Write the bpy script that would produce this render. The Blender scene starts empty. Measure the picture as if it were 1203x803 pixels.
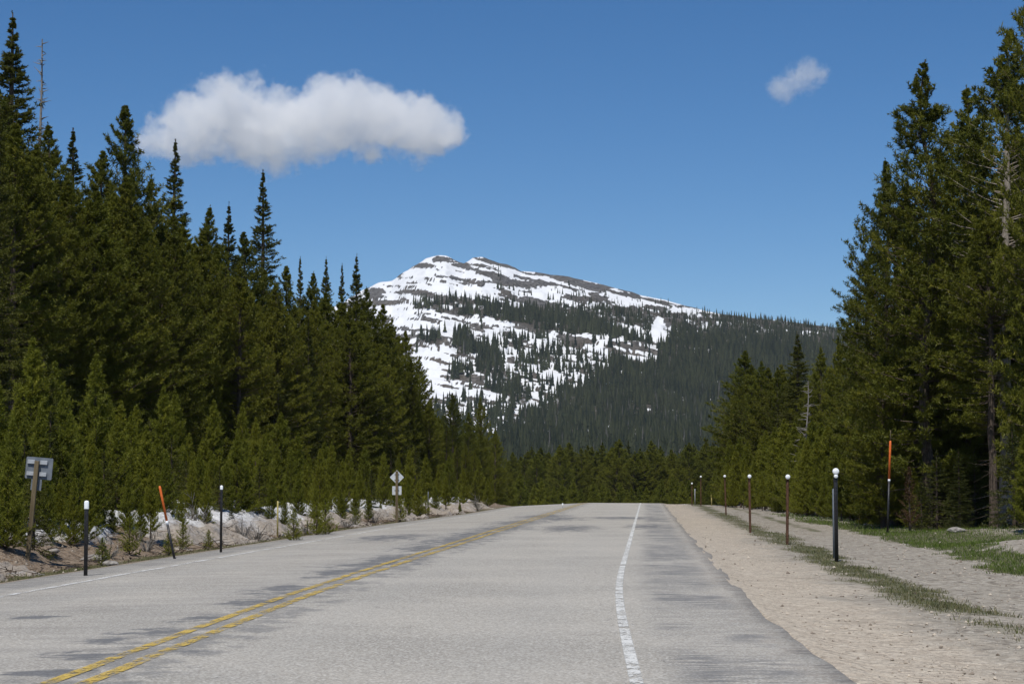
import bpy, bmesh, math, random
import numpy as np
from mathutils import Vector, Matrix
random.seed(7)
RNG = np.random.default_rng(7)
scene = bpy.context.scene
COL = scene.collection

# ------------------------------------------------------------------ camera, world, sun, exposure
F = 2400.0            # focal length in pixels of the 1203 x 803 photograph
CX, CY, HZ = 601.5, 401.5, 567.0
EYE = 1.25
PITCH = math.atan((HZ - CY) / F)
cam_d = bpy.data.cameras.new('camera')
cam_d.sensor_width = 36.0
cam_d.lens = F / 1203.0 * 36.0
cam_d.clip_start, cam_d.clip_end = 0.1, 30000.0
cam = bpy.data.objects.new('camera', cam_d)
cam.location = (0, 0, EYE)
cam.rotation_euler = (math.pi / 2 + PITCH, 0, 0)
COL.objects.link(cam)
scene.camera = cam

SUN_EL = math.radians(60)
SUN_AZ = math.radians(-166)      # compass-like angle from +Y towards +X: behind the camera, to the left
sun_dir = Vector((math.sin(SUN_AZ) * math.cos(SUN_EL), math.cos(SUN_AZ) * math.cos(SUN_EL), math.sin(SUN_EL)))
world = bpy.data.worlds.new('World')
scene.world = world
world.use_nodes = True
wn = world.node_tree.nodes
sky = wn.new('ShaderNodeTexSky')
sky.sky_type = 'NISHITA'
sky.sun_disc = False
sky.sun_elevation = SUN_EL
sky.sun_rotation = SUN_AZ
sky.altitude = 2900
sky.air_density = 1.0
sky.dust_density = 0.0
sky.ozone_density = 3.0
bg = wn['Background']
bg.inputs['Strength'].default_value = 0.090
hs = wn.new('ShaderNodeHueSaturation')
hs.inputs['Hue'].default_value = 0.502
hs.inputs['Saturation'].default_value = 1.27
hs.inputs['Value'].default_value = 1.0
world.node_tree.links.new(sky.outputs[0], hs.inputs['Color'])
world.node_tree.links.new(hs.outputs[0], bg.inputs[0])
sun_d = bpy.data.lights.new('sun', 'SUN')
sun_d.energy = 4.2
sun_d.angle = math.radians(0.5)
sun_d.color = (1.0, 0.955, 0.88)
sun = bpy.data.objects.new('sun', sun_d)
sun.rotation_euler = sun_dir.to_track_quat('Z', 'Y').to_euler()
sun.location = (-30, -30, 80)
COL.objects.link(sun)
scene.view_settings.view_transform = 'Standard'
scene.view_settings.look = 'None'
scene.view_settings.exposure = 0.0
scene.view_settings.gamma = 1.0
scene.view_settings.use_curve_mapping = False
scene.cycles.max_bounces = 9
scene.cycles.diffuse_bounces = 3
scene.cycles.transparent_max_bounces = 8
scene.cycles.volume_bounces = 8
scene.cycles.use_denoising = True

# ------------------------------------------------------------------ numeric helpers
def sst(a, b, x):
    t = np.clip((np.asarray(x, float) - a) / (b - a), 0, 1)
    return t * t * (3 - 2 * t)

def hsh(ix, iy, seed):
    n = (ix.astype(np.int64) * 374761393 + iy.astype(np.int64) * 668265263 + seed * 974634777) & 0x7fffffff
    n = ((n ^ (n >> 13)) * 1274126177) & 0x7fffffff
    return ((n ^ (n >> 16)) & 0xffff) / 65535.0

def vnoise(x, y, seed=0):
    x, y = np.broadcast_arrays(np.asarray(x, float), np.asarray(y, float))
    ix, iy = np.floor(x), np.floor(y)
    fx, fy = x - ix, y - iy
    fx, fy = fx * fx * (3 - 2 * fx), fy * fy * (3 - 2 * fy)
    a, b = hsh(ix, iy, seed), hsh(ix + 1, iy, seed)
    c, d = hsh(ix, iy + 1, seed), hsh(ix + 1, iy + 1, seed)
    return (a * (1 - fx) + b * fx) * (1 - fy) + (c * (1 - fx) + d * fx) * fy

def fbm(x, y, seed=0, oct=4):
    s, a, n = 0, 0.5, 0
    for k in range(oct):
        s = s + a * vnoise(np.asarray(x) * 2 ** k, np.asarray(y) * 2 ** k, seed + k * 17)
        n += a
        a *= 0.5
    return s / n

CP, SP = math.cos(PITCH), math.sin(PITCH)
def ray(px, py):
    u = (np.asarray(px, float) - CX) / F
    v = (CY - np.asarray(py, float)) / F
    return u, CP - v * SP, SP + v * CP

def at(px, py, Y):
    dx, dy, dz = ray(px, py)
    k = Y / dy
    return dx * k, Y, EYE + dz * k

def proj(x, y, z):
    z = z - EYE
    d = y * CP + z * SP
    w = -y * SP + z * CP
    return CX + F * x / d, CY - F * w / d

# ------------------------------------------------------------------ the lie of the land
YS = np.linspace(-80, 5200, 5281)
_sl = np.where(YS < 16, 0.038, 0.038 + (0.0655 - 0.038) * sst(16, 33, YS))
_sl = _sl + (-0.42 - 0.0655) * sst(128, 262, YS)
_sl = _sl * (1 - sst(300, 420, YS))
_xc = np.cumsum(_sl) * 1.0
_xc = _xc - np.interp(50.0, YS, _xc) - 0.67
def xc(Y):
    return np.interp(Y, YS, _xc)
def zc(Y):
    Y = np.asarray(Y, float)
    d = np.clip(Y - 122, 0, 62)
    z = -0.00031 * d * d - 0.0384 * np.clip(Y - 184, 0, 110)
    return z
def bank(Y):
    return 0.018 + 0.030 * sst(55, 105, Y)
EL, ER = -4.62, 5.02
def edge_l(Y):
    return EL + 0.10 * (fbm(np.asarray(Y) * 0.35, 3.3, 5, 3) - 0.5)
def edge_r(Y):
    return ER + 0.28 * (fbm(np.asarray(Y) * 0.22, 9.3, 6, 4) - 0.5) + 0.10 * (fbm(np.asarray(Y) * 0.9, 4.3, 8, 3) - 0.5)

def road_z(Y, t):
    return zc(Y) + np.where(t < 0, bank(Y) * t, -0.006 * t)

def land_z(Y, t):
    Y, t = np.broadcast_arrays(np.asarray(Y, float), np.asarray(t, float))
    X = xc(Y) + t
    near = 1 - sst(300, 500, Y)
    z = road_z(Y, np.clip(t, EL, ER))
    d = np.clip(EL - t, 0, 400)
    n1 = fbm(X * 0.5, Y * 0.35, 11, 4) - 0.5
    n2 = fbm(X * 1.9, Y * 1.3, 12, 3) - 0.5
    zl = -0.05 * sst(0, .5, d) + 0.46 * sst(0.55, 3.6, d) + 0.035 * np.clip(d - 3.4, 0, 30)
    zl = zl + sst(.4, 1.6, d) * (0.26 * n1 + 0.24 * n2)
    zl = zl + 0.40 * np.exp(-((Y - 31.0) / 3.6) ** 2 - ((d - 2.35) / 0.8) ** 2)
    e = np.clip(t - ER, 0, 400)
    zr = -0.035 * sst(0, .35, e) - 0.045 * np.clip(e, 0, 2.2) + 0.05 * np.exp(-((e - 2.2) / .6) ** 2)
    zr = zr + 0.02 * np.clip(e - 7, 0, 25) + sst(.2, 1.5, e) * (0.10 * n1 + 0.045 * n2)
    zr = zr + 0.55 * np.exp(-((Y - 38.5) / 5.0) ** 2 - ((X - 11.2) / 1.9) ** 2) * (0.85 + 0.6 * n1)
    zr = zr + 0.22 * np.exp(-((Y - 53) / 3.0) ** 2 - ((X - 13.0) / 2.5) ** 2)
    z = z + (zl + zr) * near
    under = sst(0.02, 0.14, t - EL) * sst(0.02, 0.14, ER - t)
    return z - 0.07 * under - 3.0 * sst(320, 700, Y)

def ground(X, Y):
    t = X - xc(Y)
    z = land_z(Y, t)
    return float(z) if np.ndim(z) == 0 else z

def hit(px, py, y0=9.0, y1=320.0):
    Y = np.arange(y0, y1, 0.05)
    dx, dy, dz = ray(px, py)
    X, Z = dx * Y / dy, EYE + dz * Y / dy
    t = X - xc(Y)
    g = np.where((t > EL) & (t < ER), road_z(Y, t), land_z(Y, t))
    k = np.argmax(Z <= g)
    if Z[k] > g[k]:
        k = len(Y) - 1
    return float(X[k]), float(Y[k]), float(g[k])

# ------------------------------------------------------------------ object helpers
def new_mesh(name, verts, faces, smooth=False, attrs=None, uv=None):
    """verts (n,3); faces (m,k) of one size, or list of such arrays"""
    me = bpy.data.meshes.new(name)
    verts = np.asarray(verts, np.float32)
    fl = faces if isinstance(faces, list) else [faces]
    fl = [np.asarray(f, np.int32) for f in fl if len(f)]
    loops = np.concatenate([f.ravel() for f in fl])
    sizes = np.concatenate([np.full(len(f), f.shape[1], np.int32) for f in fl])
    starts = np.concatenate([[0], np.cumsum(sizes)[:-1]]).astype(np.int32)
    me.vertices.add(len(verts))
    me.vertices.foreach_set('co', verts.ravel())
    me.loops.add(len(loops))
    me.loops.foreach_set('vertex_index', loops)
    me.polygons.add(len(sizes))
    me.polygons.foreach_set('loop_start', starts)
    me.polygons.foreach_set('loop_total', sizes)
    me.polygons.foreach_set('use_smooth', np.full(len(sizes), smooth))
    me.update(calc_edges=True)
    if uv is not None:
        l = me.uv_layers.new(name='uv')
        l.data.foreach_set('uv', np.asarray(uv, np.float32)[loops].ravel())
    for k, a in (attrs or {}).items():
        a = np.asarray(a, np.float32)
        if a.ndim == 1:
            me.attributes.new(k, 'FLOAT', 'POINT').data.foreach_set('value', a)
        else:
            c = np.ones((len(a), 4), np.float32)
            c[:, :a.shape[1]] = a
            me.attributes.new(k, 'FLOAT_COLOR', 'POINT').data.foreach_set('color', c.ravel())
    me.validate()
    return me

def obj(name, me, mat=None, parent=None, loc=(0, 0, 0), **props):
    o = bpy.data.objects.new(name, me)
    COL.objects.link(o)
    o.location = loc
    if parent is not None:
        o.parent = parent
    if mat is not None and me is not None:
        if not me.materials:
            me.materials.append(mat)
    for k, v in props.items():
        if v is not None:
            o[k] = v
    return o

def thing(name, label, category, loc=(0, 0, 0), rot=(0, 0, 0), group=None):
    o = obj(name, None, None, None, loc, label=label, category=category, group=group)
    o.rotation_euler = rot
    o.empty_display_size = 0.2
    return o

def grid_faces(nu, nv):
    i, j = np.meshgrid(np.arange(nu - 1), np.arange(nv - 1), indexing='ij')
    a = (i * nv + j).ravel()
    return np.stack([a, a + nv, a + nv + 1, a + 1], 1)

def bm_mesh(name, bm, smooth=False):
    me = bpy.data.meshes.new(name)
    for f in bm.faces:
        f.smooth = smooth
    bm.to_mesh(me)
    bm.free()
    return me

def lathe(name, prof, seg=12, smooth=True, squash=1.0):
    v, f = [], []
    for r, z in prof:
        for k in range(seg):
            a = 2 * math.pi * k / seg
            v.append((r * math.cos(a), r * math.sin(a) * squash, z))
    for i in range(len(prof) - 1):
        for k in range(seg):
            k2 = (k + 1) % seg
            f.append((i * seg + k, i * seg + k2, (i + 1) * seg + k2, (i + 1) * seg + k))
    me = bpy.data.meshes.new(name)
    f.append(tuple(range(seg - 1, -1, -1)))
    f.append(tuple((len(prof) - 1) * seg + k for k in range(seg)))
    me.from_pydata(v, [], f)
    for p in me.polygons:
        p.use_smooth = smooth and len(p.vertices) == 4
    return me

def box(name, sx, sy, sz, bevel=0.0, base=False):
    bm = bmesh.new()
    bmesh.ops.create_cube(bm, size=1)
    bmesh.ops.scale(bm, vec=(sx, sy, sz), verts=bm.verts)
    if base:
        bmesh.ops.translate(bm, vec=(0, 0, sz / 2), verts=bm.verts)
    if bevel:
        bmesh.ops.bevel(bm, geom=bm.edges[:], offset=bevel, segments=2, affect='EDGES', profile=0.5)
    return bm_mesh(name, bm)

# ------------------------------------------------------------------ material helpers
class Mat:
    def __init__(self, name):
        self.m = bpy.data.materials.new(name)
        self.m.use_nodes = True
        self.nt = self.m.node_tree
        self.nt.nodes.clear()
        self.out = self.nt.nodes.new('ShaderNodeOutputMaterial')
    def n(self, t, **kw):
        nd = self.nt.nodes.new(t)
        for k, v in kw.items():
            setattr(nd, k, v)
        return nd
    def put(self, sock, v):
        if v is None:
            return
        if isinstance(v, bpy.types.NodeSocket):
            self.nt.links.new(v, sock)
        else:
            sock.default_value = v if not (isinstance(v, tuple) and len(v) == 3 and sock.type == 'RGBA') else (*v, 1)
    def math(self, op, a, b=None, c=None, clamp=False):
        nd = self.n('ShaderNodeMath', operation=op, use_clamp=clamp)
        for s, v in zip(nd.inputs, (a, b, c)):
            self.put(s, v)
        return nd.outputs[0]
    def mix(self, f, a, b):
        nd = self.n('ShaderNodeMix', data_type='RGBA')
        self.put(nd.inputs[0], f); self.put(nd.inputs[6], a); self.put(nd.inputs[7], b)
        return nd.outputs[2]
    def ss(self, a, b, x):
        nd = self.n('ShaderNodeMapRange', interpolation_type='SMOOTHSTEP')
        self.put(nd.inputs[0], x); self.put(nd.inputs[1], a); self.put(nd.inputs[2], b)
        return nd.outputs[0]
    def noise(self, vec, scale, detail=3.0, rough=0.55):
        nd = self.n('ShaderNodeTexNoise')
        self.put(nd.inputs['Vector'], vec)
        nd.inputs['Scale'].default_value = scale
        nd.inputs['Detail'].default_value = detail
        nd.inputs['Roughness'].default_value = rough
        return nd.outputs[0]
    def voro(self, vec, scale, out='Color'):
        nd = self.n('ShaderNodeTexVoronoi')
        self.put(nd.inputs['Vector'], vec)
        nd.inputs['Scale'].default_value = scale
        return nd.outputs[out]
    def scalev(self, vec, s):
        nd = self.n('ShaderNodeVectorMath', operation='MULTIPLY')
        self.put(nd.inputs[0], vec)
        nd.inputs[1].default_value = s
        return nd.outputs[0]
    def sep(self, vec):
        nd = self.n('ShaderNodeSeparateXYZ')
        self.put(nd.inputs[0], vec)
        return nd.outputs
    def attr(self, name):
        nd = self.n('ShaderNodeAttribute')
        nd.attribute_name = name
        return nd
    def pos(self):
        return self.n('ShaderNodeNewGeometry').outputs['Position']
    def obco(self):
        return self.n('ShaderNodeTexCoord').outputs['Object']
    def uv(self):
        return self.n('ShaderNodeTexCoord').outputs['UV']
    def rand(self):
        return self.n('ShaderNodeObjectInfo').outputs['Random']
    def bump(self, h, dist=0.02, strength=1.0):
        nd = self.n('ShaderNodeBump')
        nd.inputs['Strength'].default_value = strength
        nd.inputs['Distance'].default_value = dist
        self.put(nd.inputs['Height'], h)
        return nd.outputs[0]
    def principled(self, col, rough=0.8, spec=0.3, normal=None, metal=0.0):
        p = self.n('ShaderNodeBsdfPrincipled')
        self.put(p.inputs['Base Color'], col)
        self.put(p.inputs['Roughness'], rough)
        p.inputs['Metallic'].default_value = metal
        p.inputs['Specular IOR Level'].default_value = spec
        self.put(p.inputs['Normal'], normal)
        self.nt.links.new(p.outputs[0], self.out.inputs[0])
        return p
    def surf(self, s):
        self.nt.links.new(s, self.out.inputs[0])
        return self.m

def simple(name, c1, c2, scale=20, rough=0.7, spec=0.3, metal=0.0, stretch=(1, 1, 1)):
    M = Mat(name)
    v = M.scalev(M.obco(), stretch)
    n = M.ss(0.3, 0.7, M.noise(v, scale, 4))
    M.principled(M.mix(n, c1, c2), rough, spec, M.bump(n, 0.002, 0.5), metal)
    return M.m

# ------------------------------------------------------------------ ground sheet
def build_ground():
    ys = np.concatenate([np.arange(-40, 10, 3), np.arange(10, 72, 0.3), np.arange(72, 150, 1.0), np.arange(150, 420, 5), np.geomspace(420, 9000, 34)])
    ts = np.concatenate([-np.geomspace(4200, 60, 22), np.arange(-58, -14, 2), np.arange(-14, -5.2, .14), np.arange(-5.2, -4.4, .05), np.arange(-4.4, 4.6, .6),
                         np.arange(4.6, 5.6, .05), np.arange(5.6, 15, .14), np.arange(15, 60, 2), np.geomspace(60, 4200, 22)])
    Y, T = np.meshgrid(ys, ts, indexing='ij')
    Z = land_z(Y, T)
    X = xc(Y) + T
    e = T - ER
    d = EL - T
    w = (fbm(X * .7, Y * .45, 31, 4) - .5)
    w2 = (fbm(X * 2.2, Y * 1.4, 35, 3) - .5)
    # red channel: grass
    strip1 = np.exp(-((e - 2.15 - .5 * w) / (.58 + .5 * w)) ** 2) * (.80 + 1.2 * w2) * (1 - .45 * sst(26, 17, Y))
    s_in = np.interp(Y, [30, 43, 93, 112, 130], [4.4, 4.9, 4.6, 3.8, 3.0]) + .8 * w
    strip2 = sst(s_in - .25, s_in + .35, e + .7 * w2)
    mound = np.exp(-((Y - 38.5) / 5.2) ** 2 - ((X - 11.3) / 2.1) ** 2)
    strip2 = strip2 * (1 - sst(.28, .5, mound + .3 * w2)) * (1 - .85 * sst(10.5, 12.5, X + 1.6 * w) * sst(48, 54, Y))
    mid = np.exp(-((e - 3.9) / .35) ** 2) * sst(45, 65, Y) * (.65 + w2)
    near_r = sst(2.3, 3.4, e) * sst(23, 16, Y) * (.45 + 1.4 * w)
    gr = np.clip(np.maximum.reduce([strip1, strip2, mid, near_r]), 0, 1) * (e > .6)
    lg = np.clip(np.exp(-((d - .55) / .38) ** 2) * (.75 + 1.2 * w2), 0, 1) * (d > 0)
    gr = np.maximum(gr, lg)
    # green channel: pinkish sand of the shoulder; blue: forest duff
    sand = sst(2.6, .5, e + 1.3 * w) * (e > -1)
    duff = np.maximum(sst(2.2, 3.6, d + w), sst(8.2, 10.0, e + 1.2 * w) * sst(45, 50, Y))
    duff = np.maximum(duff, sst(150, 220, Y) * ((e > 3) | (d > 2)))
    soil = sst(-.1, .3, d)
    V = np.stack([X.ravel(), Y.ravel(), Z.ravel()], 1)
    me = new_mesh('ground', V, grid_faces(len(ys), len(ts))[:, ::-1], True,
                  {'cover': np.stack([gr.ravel(), sand.ravel(), duff.ravel()], 1), 'soil': soil.ravel()})
    M = Mat('ground')
    p = M.pos()
    cov = M.n('ShaderNodeSeparateColor')
    M.put(cov.inputs[0], M.attr('cover').outputs['Color'])
    n_f = M.noise(p, 38, 3, .7)
    n_m = M.noise(p, 6.0, 4, .6)
    n_l = M.noise(p, 0.7, 4, .6)
    vor = M.n('ShaderNodeSeparateColor')
    M.put(vor.inputs[0], M.voro(p, 30))
    grey = M.mix(M.ss(.3, .72, n_m), (.41, .365, .30), (.57, .52, .435))
    vor2 = M.n('ShaderNodeSeparateColor')
    M.put(vor2.inputs[0], M.voro(p, 11))
    grey = M.mix(M.math('MULTIPLY', vor.outputs[0], .55), grey, (.17, .15, .125))
    grey = M.mix(M.math('MULTIPLY', M.ss(.75, .95, vor2.outputs[0]), .55), grey, (.56, .52, .45))
    grey = M.mix(M.math('MULTIPLY', M.ss(.80, .95, vor2.outputs[1]), .6), grey, (.13, .115, .10))
    sandc = M.mix(M.ss(.3, .7, n_m), (.52, .445, .355), (.66, .585, .475))
    n_g = M.noise(M.scalev(p, (1, .7, 1)), 3.6, 5, .75)
    grey = M.mix(M.math('MULTIPLY', M.ss(.50, .68, n_g), .55), grey, (.19, .165, .13))
    sandc = M.mix(M.math('MULTIPLY', M.ss(.55, .95, vor.outputs[1]), .55), sandc, (.23, .185, .145))
    n_s = M.noise(M.scalev(p, (1, .6, 1)), 1.7, 5, .65)
    col = M.mix(M.ss(.1, .95, M.math('ADD', cov.outputs[1], M.math('ADD', M.math('MULTIPLY', M.math('SUBTRACT', n_l, .5), .9), M.math('MULTIPLY', M.math('SUBTRACT', n_s, .5), 1.0)))), grey, sandc)
    col = M.mix(M.math('MULTIPLY', M.ss(.56, .74, n_s), .30), col, (.20, .17, .135))
    col = M.mix(M.math('MULTIPLY', M.ss(.55, .75, n_l), .35), col, (.24, .20, .155))
    soilc = M.mix(M.ss(.3, .7, n_m), (.16, .115, .075), (.31, .235, .17))
    soilc = M.mix(M.math('MULTIPLY', M.ss(.6, .9, vor.outputs[1]), .6), soilc, (.40, .34, .28))
    col = M.mix(M.attr('soil').outputs['Fac'], col, soilc)
    duffc = M.mix(M.ss(.3, .7, n_m), (.05, .036, .022), (.15, .11, .07))
    col = M.mix(M.ss(.3, .7, M.math('ADD', cov.outputs[2], M.math('MULTIPLY', M.math('SUBTRACT', n_m, .5), .6))), col, duffc)
    grassc = M.mix(M.ss(.35, .65, n_m), (.075, .095, .032), (.13, .125, .06))
    gm = M.ss(.38, .75, M.math('ADD', cov.outputs[0], M.math('MULTIPLY', M.math('SUBTRACT', n_m, .5), .9)))
    col = M.mix(M.math('MULTIPLY', gm, .85), col, grassc)
    h = M.math('ADD', M.math('MULTIPLY_ADD', n_g, 2.5, M.math('MULTIPLY', n_f, .4)), M.math('ADD', M.math('MULTIPLY', n_m, 1.4), M.math('MULTIPLY_ADD', vor.outputs[0], .6, M.math('MULTIPLY', vor2.outputs[0], .8))))
    M.principled(col, .95, .1, M.bump(h, .05, 1.0))
    obj('ground', me, M.m, kind='structure', label='gravel, soil and grass ground on both sides of the road')
build_ground()

# ------------------------------------------------------------------ road and its painted lines
def build_road():
    ys = np.concatenate([np.arange(-40, 10, 2), np.arange(10, 70, .25), np.arange(70, 150, .5), np.arange(150, 330, 3)])
    prof = np.concatenate([[0, .0, .03], np.linspace(.1, .9, 22), [.97, 1.0, 1.0]])
    n = len(prof)
    L, R = edge_l(ys), edge_r(ys)
    T = L[:, None] + (R - L)[:, None] * prof[None, :]
    Y = np.repeat(ys[:, None], n, 1)
    Z = road_z(Y, T)
    Z[:, 0] -= .09
    Z[:, -1] -= .09
    wob = .012 * (fbm(Y * .6, T * .4, 41, 3) - .5)
    Z = Z + wob
    V = np.stack([(xc(Y) + T).ravel(), Y.ravel(), Z.ravel()], 1)
    me = new_mesh('road', V, grid_faces(len(ys), n)[:, ::-1], True, uv=np.stack([T.ravel(), Y.ravel()], 1))
    M = Mat('chipseal_asphalt')
    uv = M.uv()
    t, yy, _ = M.sep(uv)
    p3 = M.pos()
    def ell(px, py, hw, hh):
        x0, y0, _z = hit(px, py)
        x1, y1, _z = hit(px, py - hh)
        x2, y2, _z = hit(px, py + hh)
        tt = x0 - float(xc(y0))
        rt, ry = hw * y0 / F, max(.25, (y1 - y2) / 2)
        a = M.math('MULTIPLY', M.math('SUBTRACT', t, tt), 1 / rt)
        b = M.math('MULTIPLY', M.math('SUBTRACT', yy, y0), 1 / ry)
        r = M.math('SQRT', M.math('ADD', M.math('MULTIPLY', a, a), M.math('MULTIPLY', b, b)))
        return M.math('SUBTRACT', 1.0, r)
    nz = M.noise(M.scalev(p3, (1.0, .55, 1)), 3.0, 5, .65)
    nb = M.noise(M.scalev(p3, (.35, 1.0, 1)), 2.4, 4, .65)
    nstreak = M.noise(M.scalev(p3, (.5, 2.2, 1)), 3.2, 4, .7)
    fine = M.noise(p3, 95, 2, .6)
    sp = M.n('ShaderNodeSeparateColor')
    M.put(sp.inputs[0], M.voro(p3, 62))
    big = M.noise(p3, .35, 3, .5)
    base = M.mix(M.ss(.3, .7, big), (.36, .336, .292), (.475, .440, .380))
    base = M.mix(M.math('MULTIPLY', sp.outputs[0], .6), base, (.17, .165, .155))
    base = M.mix(M.math('MULTIPLY', M.ss(.55, .95, sp.outputs[1]), .7), base, (.62, .60, .55))
    base = M.mix(M.math('MULTIPLY', M.ss(.35, .7, nb), M.math('MULTIPLY', M.ss(.5, -.6, t), .35)), base, (.21, .195, .18))
    base = M.mix(M.math('MULTIPLY', M.ss(.55, .75, fine), .22), base, (.12, .12, .12))
    # smoother wheel paths
    def track(c, w):
        a = M.math('MULTIPLY', M.math('SUBTRACT', t, c), 1 / w)
        return M.math('SUBTRACT', 1.0, M.math('ABSOLUTE', a), clamp=True)
    wp = M.math('MAXIMUM', M.math('MAXIMUM', track(.95, .55), track(2.7, .55)), M.math('MAXIMUM', track(-.95, .55), track(-2.7, .55)))
    base = M.mix(M.math('MULTIPLY', M.math('MULTIPLY', wp, nb), .32), base, (.36, .352, .33))
    # bled tar patches with a shape of their own
    patches = [(130, 752, 40, 5), (180, 742, 50, 5), (300, 706, 40, 6), (440, 662, 60, 5), (505, 643, 50, 5), (560, 627, 40, 5), (612, 613, 40, 4), (640, 606, 40, 3), (68, 790, 70, 6), (92, 770, 60, 6), (215, 768, 30, 7), (238, 726, 38, 6), (330, 692, 42, 7), (400, 671, 42, 8), (465, 655, 46, 6),
               (535, 634, 52, 8), (590, 620, 40, 6), (462, 631, 48, 5), (40, 725, 40, 3), (668, 620, 42, 5), (655, 609, 40, 3), (735, 608, 60, 2), (760, 618, 32, 3)]
    m = None
    for q in patches:
        e_ = ell(*q)
        m = e_ if m is None else M.math('MAXIMUM', m, e_)
    tar = M.ss(.02, .30, M.math('ADD', M.math('MULTIPLY', m, .45), M.math('ADD', M.math('MULTIPLY', M.math('SUBTRACT', nstreak, .5), 1.3), M.math('MULTIPLY', M.math('SUBTRACT', nz, .5), 1.6))))
    tar = M.math('MULTIPLY', tar, M.ss(-.45, .15, m))
    # darker seam along the centre line and the outer shoulder
    cl = M.math('SUBTRACT', 1.0, M.math('MULTIPLY', M.math('ABSOLUTE', M.math('SUBTRACT', t, .06)), 1.45), clamp=True)
    seam = M.math('MULTIPLY', M.ss(.50, .64, M.math('ADD', M.math('MULTIPLY_ADD', nb, .5, .25), M.math('ADD', M.math('MULTIPLY', M.math('SUBTRACT', nz, .5), .7), M.math('MULTIPLY', cl, .12)))), M.ss(0, .35, cl))
    big2 = M.noise(M.scalev(p3, (.8, .35, 1)), 1.1, 4, .6)
    sh = M.math('MULTIPLY', M.ss(3.70, 4.10, t), M.ss(4.95, 4.60, t))
    shn = M.ss(.37, .55, M.math('ADD', M.math('MULTIPLY_ADD', nb, .5, .25), M.math('MULTIPLY', M.math('SUBTRACT', nstreak, .5), .9)))
    shl = M.ss(-3.75, -4.05, t)
    sd = M.math('ADD', M.math('MULTIPLY', sh, M.math('MULTIPLY', shn, M.math('MULTIPLY_ADD', M.ss(.35, .62, big2), .75, .20))), M.math('MULTIPLY', shl, M.math('MULTIPLY_ADD', shn, .35, .15)))
    dark = M.math('MAXIMUM', M.math('MAXIMUM', tar, M.math('MULTIPLY', seam, .62)), sd, clamp=True)
    eb = M.math('MULTIPLY', M.ss(4.80, 4.92, M.math('ADD', t, M.math('MULTIPLY', M.math('SUBTRACT', nz, .5), .9))), M.math('MULTIPLY', M.ss(.40, .62, nstreak), .75))
    dark = M.math('MAXIMUM', dark, eb)
    tarc = M.mix(sp.outputs[0], (.080, .084, .092), (.165, .170, .178))
    col = M.mix(M.math('MULTIPLY', dark, .82), base, tarc)
    # sand drifting over the right edge
    dr = M.ss(4.5, 5.2, M.math('ADD', t, M.math('MULTIPLY', M.math('SUBTRACT', nz, .5), 1.3)))
    col = M.mix(M.math('MULTIPLY', dr, .25), col, (.40, .32, .24))
    # fine crack
    cr = M.noise(M.scalev(p3, (1, .12, 1)), 1.3, 5, .7)
    crk = M.math('SUBTRACT', 1.0, M.math('MULTIPLY', M.math('ABSOLUTE', M.math('SUBTRACT', cr, .57)), 160), clamp=True)
    col = M.mix(M.math('MULTIPLY', crk, M.math('MULTIPLY', M.ss(.52, .62, nz), .5)), col, (.07, .07, .07))
    h = M.math('ADD', sp.outputs[0], M.math('MULTIPLY', fine, .7))
    M.principled(col, .9, .25, M.bump(h, .010, .55))
    road = obj('road', me, M.m, kind='structure', label='grey two lane asphalt road cresting and bending left')

    def line(name, t0, w, c, wear, label):
        ys2 = np.concatenate([np.arange(-30, 150, .4), np.arange(150, 300, 2)])
        wob = .02 * (fbm(ys2 * .25, t0, 51, 4) - .5)
        tt = np.stack([t0 - w / 2 + wob, t0 + wob, t0 + w / 2 + wob], 1)
        Yg = np.repeat(ys2[:, None], 3, 1)
        wb = .012 * (fbm(Yg * .6, tt * .4, 41, 3) - .5)
        Z = road_z(Yg, tt) + wb + .006
        V = np.stack([(xc(Yg) + tt).ravel(), Yg.ravel(), Z.ravel()], 1)
        me = new_mesh(name, V, grid_faces(len(ys2), 3)[:, ::-1], True, uv=np.stack([tt.ravel() - t0, Yg.ravel()], 1))
        K = Mat(name)
        p = K.pos()
        s = K.n('ShaderNodeSeparateColor')
        K.put(s.inputs[0], K.voro(p, 62))
        u, v, _ = K.sep(K.uv())
        n1 = K.noise(K.scalev(p, (.35, 1, 1)), 2.4, 4, .65)
        n2 = K.noise(K.scalev(p, (1, .5, 1)), 14, 4, .7)
        ed = K.ss(w * .5, w * .36, K.math('ABSOLUTE', u))
        paint = K.ss(wear, wear - .16, K.math('ADD', K.math('MULTIPLY', n1, .6), K.math('ADD', K.math('MULTIPLY', n2, .42), K.math('MULTIPLY', s.outputs[0], .12))))
        paint = K.math('MULTIPLY', paint, ed)
        pr = K.principled(K.mix(K.math('MULTIPLY', s.outputs[0], .35), c, tuple(q * .55 for q in c)), .8, .3, K.bump(s.outputs[0], .006, .5))
        tb = K.n('ShaderNodeBsdfTransparent')
        ms = K.n('ShaderNodeMixShader')
        K.put(ms.inputs[0], paint); K.put(ms.inputs[1], tb.outputs[0]); K.put(ms.inputs[2], pr.outputs[0])
        K.surf(ms.outputs[0])
        obj(name, me, K.m, road, label=label)
    line('edge_line', 3.58, 0.105, (.70, .70, .67), .69, 'white edge line on the right of the road')
    line('edge_line', -3.58, .115, (.72, .72, .70), .66, 'worn white edge line on the left of the road')
    line('centre_line', -.12, .125, (.58, .415, .10), .655, 'worn yellow line, left one of the double line')
    line('centre_line', .12, .125, (.58, .415, .10), .645, 'worn yellow line, right one of the double line')
build_road()

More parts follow.
